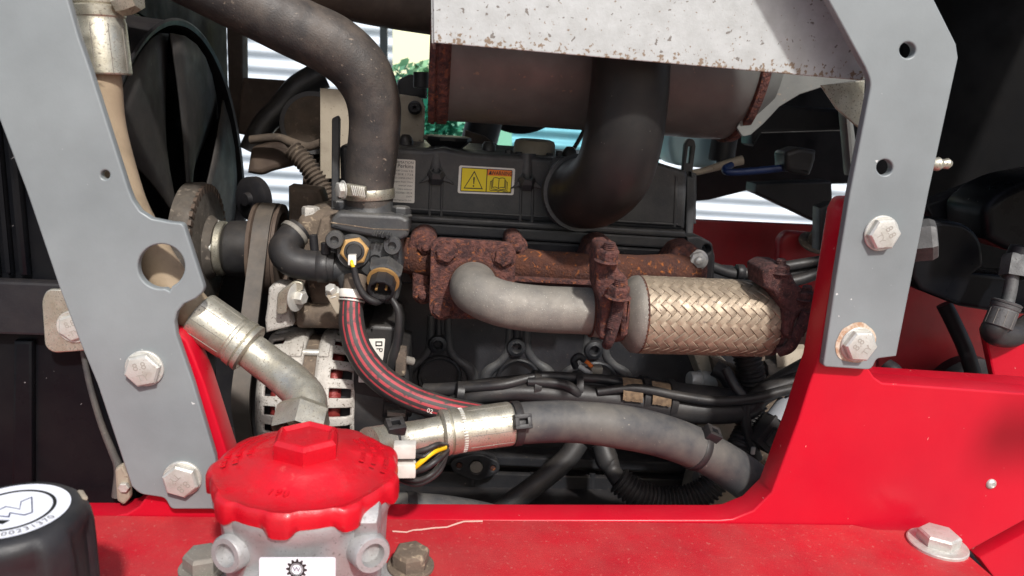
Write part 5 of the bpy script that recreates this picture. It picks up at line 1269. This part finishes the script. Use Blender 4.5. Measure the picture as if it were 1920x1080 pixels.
p = P(1387, 510, 1.148); add('clip', ringmesh(p, (1, 0, 0), R(11, p), .012, .003), m_blk, kc)
# unions below the right clamp
un = root('pipe_union', P(1440, 700, 1.0), 'dirty hydraulic union half hidden under the right exhaust clamp', 'fitting')
add('hex', hexmesh(R(30, P(1470, 670, 1.0)), .05), m_beige, un, basis=frame(P(1445, 672, 1.0), (1, 0, .1), .2))
add('nut', hexmesh(R(18, P(1440, 690, 1.0)), .03), m_exh, un, basis=frame(P(1434, 693, .99), (1, 0, .1), .2))

# ------------------------------------------------------------------ right of the upright: lift arm pivot
YB = 1.0
add('shade_backdrop', plate([(1690, -120), (2200, -120), (2200, 600), (1690, 600)], 1.35, .03, .003), mat('backdrop_shade_black', (.003, .003, .0035), .7, 0, (.005, .0045, .0045), 12, spec=.12), label='large black backdrop standing in for shade in the upper right corner', cat='panel')  # deep black sheet stands in for the shaded space behind the upright
cyb = root('lift_cylinder', P(1850, 660, .95), 'black lift cylinder mount with large grey nut right of the upright', 'cylinder')
add('clevis', plate([(1715, 420), (1770, 414), (1815, 420, 20), (1842, 450, 20), (1846, 500), (1830, 512), (1900, 518), (2010, 525), (2010, 595), (1880, 588), (1800, 575, 10), (1725, 545), (1710, 520)], .93, .06, .006, bres=3), m_blkgloss, cyb)
add('upper_shell', plate([(1845, 390, 20), (1880, 358, 30), (1930, 335, 20), (2010, 320), (2010, 500), (1890, 470), (1850, 450)], .95, .09, .012, bres=3), m_blkgloss, cyb)
add('strut', plate([(1735, 385), (1850, 340), (1920, 330), (1920, 400), (1860, 400), (1760, 425)], 1.05, .03, .003), m_blk, cyb)
p = P(1722, 452, .90)
add('pivot_nut', hexmesh(R(39, p), .034), m_dull, cyb, basis=frame(P(1700, 453, .895), P(1752, 448, .88)-P(1700, 453, .895), .25))
hf = root('hose_fitting', P(1890, 600, .88), 'zinc elbow hose fitting hanging at the right edge', 'fitting')
p = P(1900, 480, .89); add('collar', lathe([(0, R(20, p)), (.008, R(21, p)), (.022, R(17, p))], P(1906, 492, .89), (.02, 0, 1), 24), m_blk, hf)
add('hex', hexmesh(R(24, p), .030), m_dull, hf, basis=frame(P(1899, 520, .88), P(1906, 480, .89)-P(1899, 520, .88), .1))
add('bent_tube', tubepx([(1899, 512, .88, 11), (1894, 545, .876, 11.5), (1887, 572, .872, 12)], seg=20, n=6), m_dull, hf)
ferrule(hf, P(1870, 612, .868), P(1889, 566, .872), R(25, P(1880, 590, .87)), 'crimp_sleeve', m_dull)
add('hose', tubepx([(1880, 600, .87, 21), (1862, 622, .87, 22), (1900, 628, .885, 22), (1960, 590, .91, 22)], seg=24, n=8), m_rub, hf)
rp_ = root('red_inner_panel', P(1780, 710, 1.1), 'red inner panels below the lift cylinder mount, the rear one darkened for shade', 'body panel')
add('panel', plate([(1660, 480), (1760, 520), (2020, 540), (2020, 800), (1640, 800)], 1.12, .01, .002), m_redshade, rp_)
add('near_panel', plate([(1846, 628, 10), (1870, 618, 8), (2040, 560), (2040, 820), (1880, 790)], .90, .012, .003), m_red, rp_)
add('round_cover', lathe([(0, .07), (.02, .07), (.024, .06)], P(1800, 740, 1.08), FWD, 40), m_blk, rp_)
add('lead', tubepx([(1770, 570, 1.05, 14), (1790, 610, 1.04, 14), (1812, 660, 1.03, 14), (1830, 720, 1.02, 14)], seg=16, n=6), m_blk, rp_)
add('bolt_tip', tubepx([(1660, 684, .85, 14), (1675, 700, .84, 18), (1684, 730, .83, 20)], seg=20, n=4), m_blk, label='dark rubber stop just right of the upright foot', cat='stop')
add('dark_backing', plate([(370, 500), (470, 480), (540, 470), (560, 425), (640, 420), (640, 1040), (370, 1040)], 1.24, .03, .003), m_blk, label='black backing sheet standing in for shade behind the belt and alternator', cat='backing sheet')  # black sheet added for darkness in the gaps, no real engine part
add('side_shade_panel', obox(Vector((1.08, .80, 1.62)), (1, 0, 0), (0, 1, 0), (0, 0, 1), (.76, .02, .44), .004), m_blk, label='black panel added out of view at the right to shade the parts behind', cat='panel')  # unseen panel added to block the sun on the parts behind it
la = P(1985, 768, YR)+sdir*.9
add('shadow_bar', obox(la+Vector((.42, 0, .0)), (1, .05, .02), (0, 1, 0), (0, 0, 1), (1.0, .035, .05), .012), m_red, label='red bar added as a boom out of view at the right to cast a shadow', cat='boom')  # unseen bar added along the sun ray, throws a soft shadow on the red plate
add('bay_floor', obox(Vector((.1, 1.25, zd-.14)), (1, 0, 0), (0, 1, 0), (0, 0, 1), (1.7, 1.0, .01), .002), m_blk, label='dark floor plate under the engine', cat='floor plate')
